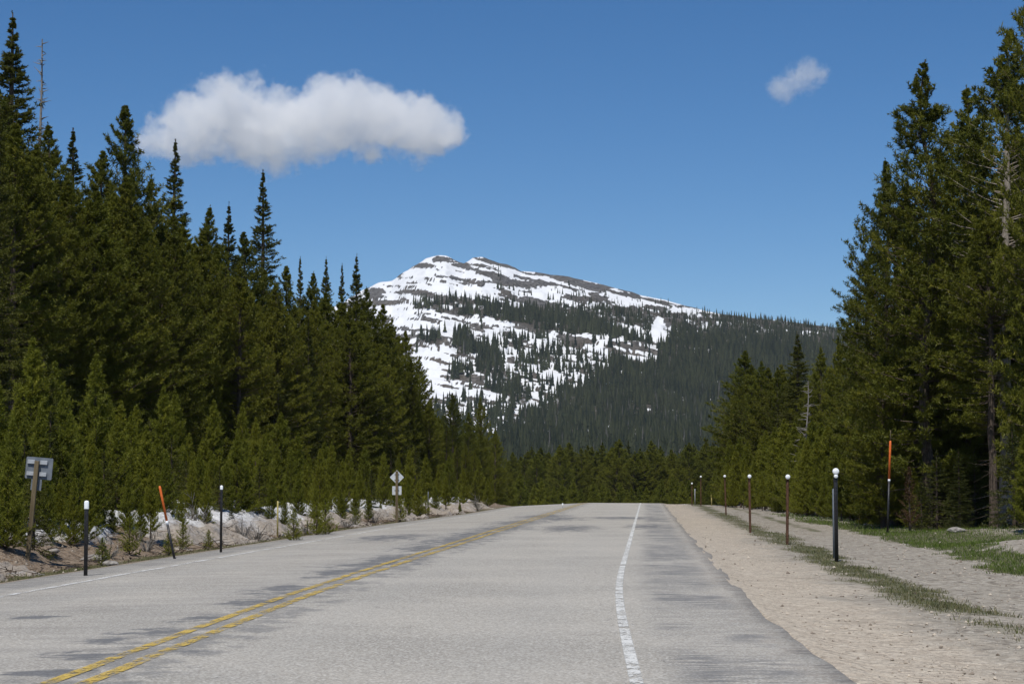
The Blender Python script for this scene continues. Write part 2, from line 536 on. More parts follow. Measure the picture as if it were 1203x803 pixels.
# ------------------------------------------------------------------ snow left on the bank
def build_snow():
    ys = np.arange(24, 128, .22)
    ts = np.arange(-13.5, -5.0, .11)
    Y, T = np.meshgrid(ys, ts, indexing='ij')
    X = xc(Y) + T
    d = EL - T
    n = fbm(X * .42, Y * .30, 61, 4) - .5
    n2 = fbm(X * 2.0, Y * 1.4, 62, 4) - .5
    lim = np.interp(Y, [24, 31, 34, 40, 46, 60, 90, 128], [1.7, 2.1, 1.9, 1.7, 1.35, 1.2, 1.2, 1.2])
    th = -.125 + .30 * sst(lim - .5, lim + .8, d) + 0.75 * n + .75 * n2 - .28 * sst(5.5, 8.5, d) * (1 - sst(.02, .2, n))
    th = np.clip(th, -.15, .26) * np.where(th > 0, 1, 1.0)
    edge = np.minimum(np.minimum(sst(24, 25, Y), sst(128, 126, Y)), np.minimum(sst(-13.5, -13, T), sst(-5.0, -5.2, T)))
    th = th - .2 * (1 - edge)
    Z = land_z(Y, T) + th
    dirt = np.clip(sst(2.2, .8, d - 0.7 + 1.2 * n) + .9 * sst(.12, -.02, th) + .55 * sst(34.5, 31, Y), 0, 1)
    keep = th > -.05
    F4 = grid_faces(len(ys), len(ts))[:, ::-1]
    F4 = F4[keep.ravel()[F4].any(1)]
    V = np.stack([X.ravel(), Y.ravel(), Z.ravel()], 1)
    used = np.unique(F4)
    remap = np.zeros(len(V), int); remap[used] = np.arange(len(used))
    me = new_mesh('snow', V[used], remap[F4], True, {'dirt': dirt.ravel()[used]})
    M = Mat('old_snow')
    p = M.pos()
    a = M.noise(p, 9, 5, .7)
    b = M.noise(p, 1.6, 4, .6)
    v = M.n('ShaderNodeSeparateColor'); M.put(v.inputs[0], M.voro(p, 26))
    dm = M.ss(.42, .92, M.math('ADD', M.math('MULTIPLY', M.attr('dirt').outputs['Fac'], .8), M.math('MULTIPLY', M.math('SUBTRACT', b, .40), 1.1)))
    dc = M.mix(a, (.17, .125, .085), (.44, .37, .285))
    col = M.mix(M.math('MULTIPLY', dm, .85), M.mix(M.ss(.3, .7, a), (.50, .50, .50), (.74, .75, .76)), dc)
    col = M.mix(M.math('MULTIPLY', M.ss(.82, .95, v.outputs[0]), .5), col, (.12, .09, .06))
    M.principled(col, .75, .3, M.bump(M.math('ADD', a, M.math('MULTIPLY', b, 2)), .10, .9))
    obj('snow', me, M.m, kind='stuff', label='dirty melting snow along the left bank')
build_snow()

# ------------------------------------------------------------------ trees
def foliage_mat(name, dark, olive, tip):
    M = Mat(name)
    tone = M.attr('tone').outputs['Fac']
    r = M.rand()
    c = M.mix(M.math('MULTIPLY_ADD', r, .70, M.math('MULTIPLY', tone, .30)), dark, olive)
    c = M.mix(M.ss(.72, 1.0, tone), c, tip)
    d = M.n('ShaderNodeBsdfDiffuse'); M.put(d.inputs[0], c)
    tr = M.n('ShaderNodeBsdfTranslucent'); M.put(tr.inputs[0], c)
    g = M.n('ShaderNodeBsdfGlossy'); M.put(g.inputs[0], (.5, .5, .45)); g.inputs['Roughness'].default_value = .5
    m1 = M.n('ShaderNodeMixShader'); m1.inputs[0].default_value = .36
    M.put(m1.inputs[1], d.outputs[0]); M.put(m1.inputs[2], tr.outputs[0])
    m2 = M.n('ShaderNodeMixShader'); m2.inputs[0].default_value = .02
    M.put(m2.inputs[1], m1.outputs[0]); M.put(m2.inputs[2], g.outputs[0])
    return M.surf(m2.outputs[0])
MF_PINE = foliage_mat('pine_needles', (.070, .084, .013), (.170, .172, .021), (.235, .222, .030))
MF_SPRUCE = foliage_mat('spruce_needles', (.055, .066, .018), (.115, .120, .022), (.160, .155, .026))
MF_YOUNG = foliage_mat('young_needles', (.118, .138, .017), (.215, .220, .025), (.295, .288, .038))
MF_MID = foliage_mat('light_pine_needles', (.092, .108, .015), (.190, .192, .023), (.250, .242, .032))
MF_DEAD = foliage_mat('dry_needles', (.07, .040, .022), (.12, .068, .035), (.15, .085, .045))
def bark_mat(name, a, b):
    M = Mat(name)
    n = M.noise(M.scalev(M.obco(), (1, 1, .22)), 26, 4, .7)
    k = M.ss(.3, .7, n)
    M.principled(M.mix(k, a, b), .95, .1, M.bump(k, .02, .8))
    return M.m
M_BARK = bark_mat('pine_bark', (.06, .045, .034), (.16, .125, .098))
M_PALEBARK = bark_mat('pale_bark', (.20, .165, .13), (.40, .35, .29))
M_DEADWOOD = bark_mat('dead_wood', (.16, .145, .13), (.34, .32, .29))

def tubes(P, Rad, seg):
    """P (n, k, 3) polylines with radii (n, k) -> verts, quads"""
    n, k, _ = P.shape
    T = np.gradient(P, axis=1)
    T /= np.linalg.norm(T, axis=2, keepdims=True) + 1e-9
    ref = np.where(np.abs(T[..., 2:3]) > .9, np.array([1., 0, 0]), np.array([0, 0, 1.]))
    A = np.cross(T, ref); A /= np.linalg.norm(A, axis=2, keepdims=True) + 1e-9
    B = np.cross(T, A)
    ang = np.arange(seg) * 2 * np.pi / seg
    V = P[:, :, None, :] + Rad[:, :, None, None] * (np.cos(ang)[None, None, :, None] * A[:, :, None, :] + np.sin(ang)[None, None, :, None] * B[:, :, None, :])
    V = V.reshape(-1, 3)
    i, j, s = np.meshgrid(np.arange(n), np.arange(k - 1), np.arange(seg), indexing='ij')
    a = (i * k + j) * seg + s
    b = (i * k + j) * seg + (s + 1) % seg
    return V, np.stack([a, b, b + seg, a + seg], -1).reshape(-1, 4)

def make_tree(seed, H, R, base, nb, kind, twig_n, need_n, need_l, need_w, gaps=(), dead_low=14, trunk_r=None, bent=.0, lean_top=0.0):
    """returns (trunk mesh, crown mesh) of a conifer standing on the origin"""
    g = np.random.default_rng(seed)
    tr = trunk_r or H * .0105 + .03
    # trunk
    k = 14
    s = np.linspace(0, 1, k)
    wob = np.cumsum(g.normal(0, .012 * H / k * (1 + bent * 6), (k, 2)), 0)
    wob[:, 0] += lean_top * s ** 2
    TP = np.stack([wob[:, 0], wob[:, 1], s * H], 1)
    TR = tr * (1 - s) ** .8 + .012
    TR[0] *= 1.25
    Vt, Ft = tubes(TP[None], TR[None], 9)
    # branches
    rel = np.sort(1 - (1 - g.random(nb)) ** (1.0 if kind != 'young' else .9))
    wh = np.round(rel * 30) / 30
    rel = np.clip(rel * .6 + wh * .4 + g.normal(0, .008, nb), 0, .985)
    zb = (base + (1 - base) * rel) * H
    phi = (np.arange(nb) * 2.39996 + g.normal(0, .5, nb))
    if kind == 'spruce':
        prof = np.where(rel > .80, (1 - rel) * 1.15, .23 + (.80 - rel) ** .85 * .92)
        prof = np.minimum(prof, 1) * np.where(rel < .10, .8 + 2 * rel, 1)
        L = R * prof * (.62 + .55 * g.random(nb) + .25 * (g.random(nb) < .12))
        el = np.radians(-22 + 62 * rel ** 1.5 + g.normal(0, 6, nb))
        curve = .10
    elif kind == 'pine':
        below = (1 - rel) * (1 - base) * H
        prof = np.minimum(1, (.36 * below + .02) / R) * np.where(rel < .12, .78 + 1.8 * rel, 1)
        lump = vnoise(phi / 2.1 % 3 * 1.1, rel * 9, seed)
        L = R * prof * (.50 + .45 * g.random(nb) + .45 * lump)
        el = np.radians(-8 + 56 * rel ** 1.6 + g.normal(0, 10, nb))
        curve = .22
    else:
        prof = (1 - rel) ** .92 * .97 + .04
        L = R * prof * (.70 + .5 * g.random(nb))
        el = np.radians(16 + 50 * rel + g.normal(0, 9, nb))
        curve = .20
    keep = np.ones(nb, bool)
    for (z0, z1, a0, aw) in gaps:
        da = np.abs((phi - a0 + np.pi) % (2 * np.pi) - np.pi)
        keep &= ~((zb > z0 * H) & (zb < z1 * H) & (da < aw))
    zb, phi, L, el, rel = zb[keep], phi[keep], L[keep], el[keep], rel[keep]
    nb = len(zb)
    ox = np.interp(zb, TP[:, 2], TP[:, 0]); oy = np.interp(zb, TP[:, 2], TP[:, 1])
    O = np.stack([ox, oy, zb], 1)
    D = np.stack([np.cos(phi) * np.cos(el), np.sin(phi) * np.cos(el), np.sin(el)], 1)
    def along(i, s):
        return O[i] + D[i] * (L[i] * s)[:, None] + np.stack([0 * s, 0 * s, curve * L[i] * s ** 2], 1)
    kk = 4
    sl = np.linspace(0, 1, kk)
    BP = np.stack([along(np.arange(nb), np.full(nb, q)) for q in sl], 1)
    BR = (.008 + .008 * L)[:, None] * (1.05 - .9 * sl)[None, :]
    Vb, Fb = tubes(BP, BR, 3)
    # dead lower branches
    Vd, Fd = np.zeros((0, 3)), np.zeros((0, 4), int)
    if dead_low:
        zd = (base * g.random(dead_low) * .9 + .06) * H
        pd = g.random(dead_low) * 6.28
        ld = R * (.25 + .5 * g.random(dead_low))
        Dd = np.stack([np.cos(pd), np.sin(pd), g.normal(-.15, .2, dead_low)], 1)
        Od = np.stack([np.interp(zd, TP[:, 2], TP[:, 0]), np.interp(zd, TP[:, 2], TP[:, 1]), zd], 1)
        PD = np.stack([Od + Dd * (ld * q)[:, None] + g.normal(0, .02, (dead_low, 3)) * q for q in sl], 1)
        Vd, Fd = tubes(PD, np.full((dead_low, 1), .013) * (1.1 - sl)[None], 3)
    VT = np.concatenate([Vt, Vb, Vd])
    FT = np.concatenate([Ft, Fb + len(Vt), Fd + len(Vt) + len(Vb)])
    trunk = new_mesh('trunk', VT, FT, True)
    # twigs
    nt = np.maximum(3, (twig_n * (.35 + .65 * L / R)).astype(int))
    bi = np.repeat(np.arange(nb), nt)
    N = len(bi)
    s = 1 - (1 - (.16 if kind != 'pine' else .26)) * g.random(N) ** (.9 if kind != 'pine' else 1.45)
    P0 = along(bi, s)
    bd = D[bi] + np.stack([0 * s, 0 * s, 2 * curve * s], 1)
    bd /= np.linalg.norm(bd, axis=1, keepdims=True)
    side = np.cross(bd, np.array([0, 0, 1.])); side /= np.linalg.norm(side, axis=1, keepdims=True) + 1e-9
    up = np.cross(side, bd)
    sg = np.where(g.random(N) < .5, -1, 1)
    if kind == 'spruce':
        a = np.radians(25 + 40 * g.random(N)); upk = g.normal(-.05, .16, N); tl = L[bi] * (.20 + .24 * g.random(N)) * (1.15 - .75 * s) + .09
    elif kind == 'pine':
        a = np.radians(10 + 60 * g.random(N)); upk = g.normal(.38, .38, N); tl = .16 + .22 * g.random(N) * (1.25 - .5 * s)
    else:
        a = np.radians(12 + 50 * g.random(N)); upk = g.normal(.40, .30, N); tl = .12 + .20 * g.random(N)
    tl = tl * np.clip(.22 + (H - P0[:, 2]) / (H * .24), 0, 1)
    td = bd * np.cos(a)[:, None] + side * (sg * np.sin(a))[:, None] + up * upk[:, None]
    td /= np.linalg.norm(td, axis=1, keepdims=True)
    # leader at the very top
    nl = 7
    lz = H * (1 - .07 * g.random(nl)); la = g.random(nl) * 6.28
    P0 = np.concatenate([P0, np.stack([np.full(nl, TP[-1, 0]), np.full(nl, TP[-1, 1]), lz], 1)])
    td = np.concatenate([td, np.stack([np.cos(la) * .18, np.sin(la) * .18, np.ones(nl)], 1) / 1.02])
    tl = np.concatenate([tl, np.full(nl, .10)])
    btone = np.concatenate([g.random(nb)[bi], np.full(nl, .6)])
    N += nl
    # needles
    M = need_n
    q = g.random((N, M)) ** .8
    base_p = P0[:, None, :] + td[:, None, :] * (tl[:, None] * q)[..., None]
    rnd = g.normal(0, 1, (N, M, 3))
    rnd -= (rnd * td[:, None, :]).sum(-1, keepdims=True) * td[:, None, :]
    rnd /= np.linalg.norm(rnd, axis=-1, keepdims=True) + 1e-9
    ca = np.radians((26 if kind == 'spruce' else 34) + 38 * g.random((N, M)))[..., None]
    nd = td[:, None, :] * np.cos(ca) + rnd * np.sin(ca)
    sd = np.cross(nd, g.normal(0, 1, (N, M, 3))); sd /= np.linalg.norm(sd, axis=-1, keepdims=True) + 1e-9
    ln = (need_l * (.7 + .6 * g.random((N, M))) * np.clip(.48 + (H - P0[:, 2]) / (H * .20), 0, 1)[:, None])[..., None]
    w = need_w * (.7 + .6 * g.random((N, M)))[..., None]
    V = np.stack([base_p - sd * w * .5, base_p + sd * w * .5, base_p + nd * ln], 2).reshape(-1, 3)
    Fc = np.arange(len(V)).reshape(-1, 3)
    tone = np.repeat((btone[:, None] * .55 + .45 * g.random((N, 1)) + 0 * q).ravel(), 3)
    crown = new_mesh('crown', V, Fc, False, {'tone': tone})
    return trunk, crown

PROTO = {}
def some_pine(p=.35):
    return ('lightpine', random.randrange(2)) if random.random() < p else ('pine', random.randrange(5))
def proto(key, *a, bark=M_BARK, leaf=MF_PINE, **k):
    t, c = make_tree(*a, **k)
    t.materials.append(bark); c.materials.append(leaf)
    PROTO[key] = (t, c, a[1])
CAMDIR = -math.pi / 2 - .2
#            seed  H    R   base  nb  kind   twig need  l    w
for i, (R_, b_, n_) in enumerate([(2.0, .04, 330), (1.8, .07, 310), (2.2, .04, 340), (1.65, .10, 300), (1.9, .05, 320)]):
    proto(('pine', i), 100 + i, 14., R_, b_, n_, 'pine', 24, 12, .13, .034, bent=.4)
for i, (R_, b_, n_) in enumerate([(1.9, .05, 310), (2.2, .03, 330)]):
    proto(('lightpine', i), 120 + i, 13., R_, b_, n_, 'pine', 24, 12, .135, .036, bent=.6, leaf=MF_MID)
proto(('openpine', 0), 131, 14., 1.9, .25, 280, 'pine', 22, 12, .13, .034, gaps=[(.54, .82, CAMDIR, 1.0)], bent=.3, dead_low=22, bark=M_PALEBARK)
proto(('openpine', 1), 137, 14., 1.75, .30, 260, 'pine', 22, 12, .13, .034, gaps=[(.0, .40, CAMDIR, .7)], bent=.3, dead_low=26)
proto(('openpine', 2), 141, 14., 1.7, .10, 290, 'pine', 22, 12, .13, .034, bent=1.2, lean_top=-.2)
for i, (R_, b_, n_) in enumerate([(2.0, .03, 420), (1.75, .04, 400), (2.2, .03, 430)]):
    proto(('spruce', i), 200 + i, 14., R_, b_, n_, 'spruce', 22, 11, .09, .033, leaf=MF_SPRUCE)
for i, (R_, b_, n_) in enumerate([(1.10, .05, 125), (.88, .10, 110), (1.25, .04, 135), (.78, .16, 100)]):
    proto(('young', i), 300 + i, 4., R_, b_, n_, 'young', 19, 19, .088, .0185, leaf=MF_YOUNG, dead_low=5, trunk_r=.045)
for i in range(2):
    proto(('youngspruce', i), 330 + i, 3.4, 1.0 - .15 * i, .03, 130, 'spruce', 15, 10, .065, .024, leaf=MF_SPRUCE, dead_low=0, trunk_r=.045)
for i in range(2):
    proto(('sapling', i), 350 + i, 1.3, .42, .08, 36, 'young', 9, 9, .075, .020, leaf=MF_YOUNG, dead_low=2, trunk_r=.016)
proto(('brownpine', 0), 371, 3., .6, .1, 50, 'young', 10, 8, .09, .022, leaf=MF_DEAD, dead_low=6, trunk_r=.04)

def plant(key, x, y, h, name, label, cat, group=None, rz=None, wide=1.0):
    t, c, H = PROTO[key]
    z = ground(x, y) - .06
    s = h / H
    o = thing(name, label, cat, (x, y, z), (0, 0, random.uniform(0, 6.28) if rz is None else rz), group)
    o.scale = (s * wide, s * wide, s)
    obj('trunk', t, None, o)
    obj('crown', c, None, o)
    return o

def tree_px(key, px, top, Y, name, label, cat='tree', group=None, rz=None, wide=1.0):
    x, y, z = at(px, top, Y)
    h = z - ground(x, Y) + .06
    return plant(key, x, Y, h, name, label, cat, group, rz, wide)

# --- trees of the skyline on the left
LEFT = [
 (('spruce', 0), 12, 15, 62, 'spruce_tree', 'tallest dark spruce at the far left edge of the forest', 1.25),
 (('pine', 2), -16, 70, 58, 'pine_tree', 'tall pine half out of the picture at the left edge', 1.0),
 (('pine', 0), 59, 147, 66, 'pine_tree', 'pine in front of the bare snag on the left', .95),
 (('spruce', 1), 86, 150, 70, 'spruce_tree', 'slim spruce right of the bare snag', 1.2),
 (('pine', 3), 116, 176, 72, 'pine_tree', 'lower pine between slim spruce and tall bushy pine, left', .9),
 (('pine', 1), 148, 124, 75, 'pine_tree', 'tall bushy topped pine left of the big cloud', .95),
 (('pine', 2), 178, 212, 77, 'pine_tree', 'short pine tucked beneath the left end of the cloud', .9),
 (('spruce', 1), 206, 163, 80, 'spruce_tree', 'pointed dark spruce standing before the left of the cloud', 1.05),
 (('pine', 0), 244, 243, 84, 'pine_tree', 'rounded pine right of the pointed spruce, below the cloud', .9),
 (('spruce', 2), 270, 239, 86, 'spruce_tree', 'spruce under the middle of the cloud, left of the tall spire', .95),
 (('pine', 3), 290, 272, 89, 'pine_tree', 'low pine at the left foot of the tall spire', .95),
 (('spruce', 1), 309, 199, 95, 'spruce_tree', 'tall narrow spire reaching up to just below the cloud', 1.05),
 (('pine', 1), 336, 312, 98, 'pine_tree', 'pine just right of the tall narrow spire', .9),
 (('spruce', 1), 353, 301, 103, 'spruce_tree', 'thin topped spruce, first of the cluster right of the spire', .75),
 (('pine', 0), 367, 320, 104, 'pine_tree', 'pine between two thin spruces of the left cluster', .85),
 (('spruce', 0), 382, 302, 106, 'spruce_tree', 'second thin topped spruce in the left cluster', .85),
 (('spruce', 1), 402, 309, 110, 'spruce_tree', 'dark thin spruce third in the left cluster', .7),
 (('spruce', 0), 419, 299, 113, 'spruce_tree', 'last spruce of the left cluster, nearest the snowy peak', .95),
 (('pine', 2), 430, 338, 113, 'pine_tree', 'pine beside the last spruce, covering the mountain foot', .9),
 (('pine', 3), 447, 357, 116, 'pine_tree', 'pine on the descending left tree line below the ridge', .95),
 (('lightpine', 0), 463, 374, 118, 'pine_tree', 'broad pine halfway down the descending left tree line', .9),
 (('pine', 1), 478, 388, 120, 'pine_tree', 'pine near the low end of the left tree line', .95),
 (('lightpine', 0), 492, 418, 122, 'pine_tree', 'outermost tall pine where the left forest meets the snowy slope', .85),
 (('lightpine', 0), 508, 472, 136, 'pine_tree', 'first low pine past the tall left forest', .8),
 (('pine', 3), 532, 461, 142, 'pine_tree', 'taller pine in the low stand left of the bend', .9),
 (('lightpine', 1), 549, 484, 152, 'pine_tree', 'pine in the middle of the low stand by the bend', .9),
 (('pine', 2), 566, 466, 165, 'pine_tree', 'thin topped pine in the low stand before the snow slope', .7),
 (('lightpine', 0), 581, 503, 172, 'pine_tree', 'small pine last of the low stand, beside the bend', .9),
]
for key, px, top, Y, nm, lab, w in LEFT:
    tree_px(key, px, top, Y, nm, lab, 'tree', 'tall trees of the left skyline', wide=w)

def snag(px, top, Y, label='bare grey snag with stubby dead branches rising above the left forest', n=170, lm=1.0, seed=5, r0=.13):
    g = np.random.default_rng(seed)
    x, y, z = at(px, top, Y)
    g0 = ground(x, Y)
    H = z - g0
    o = thing('dead_tree', label, 'dead tree', (x, Y, g0 - .05))
    s = np.linspace(0, 1, 10)
    P = np.stack([.16 * s + .05 * np.sin(s * 9), .05 * np.cos(s * 7), s * H], 1)
    V, Fq = tubes(P[None], (r0 * (1 - s) + .018)[None], 8)
    obj('trunk', new_mesh('trunk', V, Fq, True), M_DEADWOOD, o)
    zb = H * (.35 + .64 * g.random(n)); a = g.random(n) * 6.28; l = lm * (.16 + .42 * g.random(n)) * (1.15 - .6 * zb / H)
    O = np.stack([np.interp(zb, P[:, 2], P[:, 0]), np.interp(zb, P[:, 2], P[:, 1]), zb], 1)
    D = np.stack([np.cos(a), np.sin(a), g.normal(.2, .4, n)], 1)
    q = np.linspace(0, 1, 3)
    V, Fq = tubes(np.stack([O + D * (l * k)[:, None] + g.normal(0, .02, (n, 3)) * k for k in q], 1), np.full((n, 1), .024) * (1.15 - q)[None], 3)
    obj('branches', new_mesh('branches', V, Fq, True), M_DEADWOOD, o, kind='stuff')
snag(43, 44, 68)
snag(945, 446, 96, 'leafless grey dead tree among the pines of the middle right group', 70, 1.5, 8, .045)

# --- right hand trees
RIGHT = [
 (('openpine', 2), 1087, 74, 62, 'pine_tree', 'tall pine with a crooked spindly top on the right', 1.0),
 (('openpine', 0), 1174, 46, 60, 'pine_tree', 'tallest right pine showing a bare pale trunk high up', 1.1),
 (('pine', 2), 1132, 104, 65, 'pine_tree', 'bushy pine between the crooked topped and the pale trunked pine', .95),
 (('pine', 4), 1222, -70, 55, 'pine_tree', 'pine cut off by the right edge of the picture', .62),
 (('pine', 0), 1043, 188, 66, 'pine_tree', 'pine on the left flank of the big right group', .85),
 (('openpine', 1), 1163, 236, 58, 'pine_tree', 'pine with a bare brown trunk in front of the right group', 1.05),
 (('pine', 3), 1017, 296, 74, 'pine_tree', 'lower pine left of the big right group, reaching over the slope', .95),
 (('pine', 2), 1068, 215, 70, 'pine_tree', 'dense pine inside the big right group', .85),
 (('pine', 1), 1105, 235, 67, 'pine_tree', 'pine below the crooked top in the big right group', .9),
 (('pine', 0), 1195, 150, 66, 'pine_tree', 'dark pine behind the pale trunked pine at the right', 1.0),
 (('spruce', 1), 1126, 526, 57, 'spruce_tree', 'small spruce in the dark gap under the right pines', 1.5),
 (('lightpine', 1), 875, 411, 130, 'pine_tree', 'leftmost tree of the middle group right of the road', 1.25),
 (('lightpine', 0), 896, 424, 125, 'pine_tree', 'second tree of the middle group right of the road', 1.0),
 (('pine', 1), 912, 431, 121, 'pine_tree', 'low pine in the middle group left of the pointed spruce', .9),
 (('spruce', 0), 937, 390, 117, 'spruce_tree', 'pointed spruce of the middle group against the wooded ridge', 1.5),
 (('lightpine', 0), 966, 408, 110, 'pine_tree', 'pine right of the pointed spruce in the middle group', .9),
 (('lightpine', 1), 988, 403, 104, 'pine_tree', 'pine near the right end of the middle group', .9),
 (('pine', 1), 1006, 404, 97, 'pine_tree', 'pine joining the middle group to the big right group', .95),
 (('pine', 2), 854, 508, 138, 'pine_tree', 'low outer pine at the left end of the middle group', .9),
]
for key, px, top, Y, nm, lab, w in RIGHT:
    rz = 0.0 if key[0] == 'openpine' and key[1] < 2 else None
    tree_px(key, px, top, Y, nm, lab, 'tree', 'tall trees right of the road', rz=rz, wide=w)

# --- trees filling the forest below those skylines
LEFT_NOUNS = [(0, 'the tallest spruce at the left edge'), (43, 'the bare snag'), (86, 'the slim spruce near the snag'), (148, 'the tall bushy topped pine'), (206, 'the pointed spruce under the cloud'),
              (262, 'the spruce below the cloud middle'), (309, 'the tall narrow spire'), (353, 'the first thin topped spruce'), (385, 'the second thin topped spruce'), (419, 'the last spruce of the thin cluster'),
              (452, 'the descending tree line'), (492, 'the outermost tall pine'), (535, 'the low stand at the bend'), (575, 'the end of the low stand')]
MID_NOUNS = [(875, 'the leftmost tree of the middle group'), (905, 'the second tree of the middle group'), (937, 'the pointed spruce of the middle group'), (966, 'the grey dead tree'), (1000, 'the right end of the middle group')]
RIGHT_NOUNS = [(1017, 'the low left flank of the right group'), (1043, 'the pine on the right group flank'), (1087, 'the crooked topped pine'), (1132, 'the bushy pine of the right group'), (1174, 'the pale trunked pine'), (1220, 'the right picture edge')]
def zone_of(nouns, px):
    q = min(nouns, key=lambda n: abs(n[0] - px))
    return q[1], ('beneath' if abs(q[0] - px) < 7 else 'left of' if px < q[0] else 'right of')
def skyline(pts, px):
    return np.interp(px, [p[0] for p in pts], [p[1] for p in pts])
sl_left = [(-60, 100), (12, 110), (30, 150), (60, 185), (110, 212), (150, 200), (205, 240), (245, 270), (290, 292), (320, 312), (340, 328), (380, 338), (430, 350), (450, 370), (480, 405), (500, 448), (515, 482), (560, 492), (585, 522)]
k = 0
for i in range(74):
    px = -30 + (i + random.random()) / 74 * 600
    lo = float(skyline(sl_left, px))
    Y = float(np.interp(px, [0, 300, 420, 500, 590], [56, 84, 104, 120, 160])) + random.uniform(-4, 7)
    top = lo + random.choice((random.uniform(4, 26), random.uniform(10, 80), random.uniform(10, 80))) * (1 if px < 450 else .5)
    key = ('spruce', random.randrange(3)) if random.random() < .28 else some_pine()
    nm = 'spruce_tree' if key[0] == 'spruce' else 'pine_tree'
    noun, side = zone_of(LEFT_NOUNS, px)
    tone = 'dark' if nm[0] == 's' else 'light olive' if key[0] == 'lightpine' else 'deep green'
    size = 'tall' if top < lo + 22 else 'shorter'
    lab = size + ' ' + tone + (' spruce ' if nm[0] == 's' else ' pine ') + side + ' ' + noun
    tree_px(key, px, top, Y, nm, lab, 'tree', ('spruces' if nm[0] == 's' else 'pines') + ' in the left forest', wide=random.uniform(.82, 1.1))
for i in range(26):
    px = 492 + (i + random.random()) / 26 * 106
    Y = float(np.interp(px, [492, 530, 600], [128, 145, 205])) + random.uniform(-3, 10)
    top = float(np.interp(px, [492, 515, 535, 570, 600], [455, 478, 475, 488, 528])) + random.uniform(4, 45)
    tree_px(some_pine(.6), px, top, Y, 'pine_tree', 'olive pine of the low stand where the road bends away' + (', nearer half' if px < 545 else ', farther half'), 'tree', 'pines of the low stand', wide=random.uniform(.9, 1.15))
sl_right = [(990, 420), (1010, 340), (1045, 260), (1080, 210), (1130, 170), (1180, 140), (1240, 60)]
for i in range(24):
    px = 1005 + (i + random.random()) / 24 * 235
    Y = random.uniform(62, 76)
    top = float(skyline(sl_right, px)) + random.uniform(10, 190)
    key = some_pine(.15) if random.random() < .75 else ('spruce', random.randrange(3))
    nm = 'spruce_tree' if key[0] == 'spruce' else 'pine_tree'
    noun, side = zone_of(RIGHT_NOUNS, px)
    lab = ('tall ' if top < float(skyline(sl_right, px)) + 90 else 'lower ') + ('dark spruce ' if nm[0] == 's' else 'light pine ' if key[0] == 'lightpine' else 'olive pine ') + side + ' ' + noun
    tree_px(key, px, top, Y, nm, lab, 'tree', nm[:-5] + 's filling the big right group', wide=random.uniform(.85, 1.05))
for i in range(26):
    px = 856 + (i + random.random()) / 26 * 166
    Y = float(np.interp(px, [856, 940, 1022], [138, 116, 98])) + random.uniform(-4, 10)
    top = random.uniform(425, 490)
    key = some_pine(.65)
    noun, side = zone_of(MID_NOUNS, px)
    lab = ('tall ' if top < 455 else 'lower ') + ('light' if key[0] == 'lightpine' else 'deep green') + ' pine ' + side + ' ' + noun
    tree_px(key, px, top, Y, 'pine_tree', lab, 'tree', 'pines filling the middle right group', wide=random.uniform(1.15, 1.45))

# --- young pines of the roadside thickets
LMARKS = {'l': [(45, 'the square grey sign'), (100, 'the white capped black post'), (195, 'the leaning orange stake'), (260, 'the dark thin post'), (326, 'the short yellow marker'), (400, 'the snow patch'),
              (466, 'the diamond sign'), (503, 'the small grey post')],
          'r': [(853, 'the third rusty post'), (881, 'the second rusty post'), (925, 'the nearest rusty post'), (983, 'the thick black post'), (1044, 'the orange pole')]}
def near_label(px, side):
    L = LMARKS[side]
    for c, n_ in L:
        if abs(px - c) < 14:
            return 'behind ' + n_
    a = [n_ for c, n_ in L if c < px]
    b = [n_ for c, n_ in L if c > px]
    if a and b:
        return 'between ' + a[-1] + ' and ' + b[0]
    return ('right of ' + a[-1]) if a else ('left of ' + b[0])
for i in range(117):
    px = -25 + (i + random.random()) / 117 * 610
    row = i % 3
    dd = [1.9, 3.1, 4.7][row] + random.uniform(-.45, .6) + (.25 if 60 < px < 330 and row == 0 else 0) - (.5 if px > 400 else 0) - (.25 if px > 480 else 0)
    # find depth where the line at this offset left of the road meets the pixel column
    Yt = np.arange(26, 170, .25)
    Xt = xc(Yt) + EL - dd
    pxs = CX + F * Xt / Yt
    Y = float(np.interp(px, pxs, Yt))
    h = [1.35, 2.1, 2.9][row] * random.uniform(.7, 1.25) * (1.12 if px < 120 or px > 430 else 1)
    if row == 0 and random.random() < .25:
        h *= .6
    x = float(xc(Y)) + EL - dd
    key = ('young', random.randrange(4)) if random.random() < .85 else ('youngspruce', random.randrange(2))
    nm = 'young_pine' if key[0] == 'young' else 'young_spruce'
    lab = ['small', 'middling', 'taller'][row] + (' bushy young pine ' if nm == 'young_pine' else ' dark young spruce ') + near_label(px, 'l')
    plant(key, x, Y, h, nm, lab, 'young tree', 'young trees along the left bank', wide=random.uniform(.75, 1.05))
for i in range(66):
    px = 850 + (i + random.random()) / 66 * 232
    row = i % 3
    Y = float(np.interp(px, [858, 950, 1010, 1075], [118, 84, 72, 62])) + [0, 3.5, 7][row] + random.uniform(-1, 1.5)
    h = [2.0, 3.2, 4.3][row] * random.uniform(.8, 1.2)
    x, _, _ = at(px, 560, Y)
    key = ('young', random.randrange(4))
    lab = ['small', 'middling', 'taller'][row] + ' bright green young pine ' + near_label(px, 'r')
    plant(key, float(x), Y, h * .92, 'young_pine', lab, 'young tree', 'young trees right of the road', wide=random.uniform(.9, 1.15))
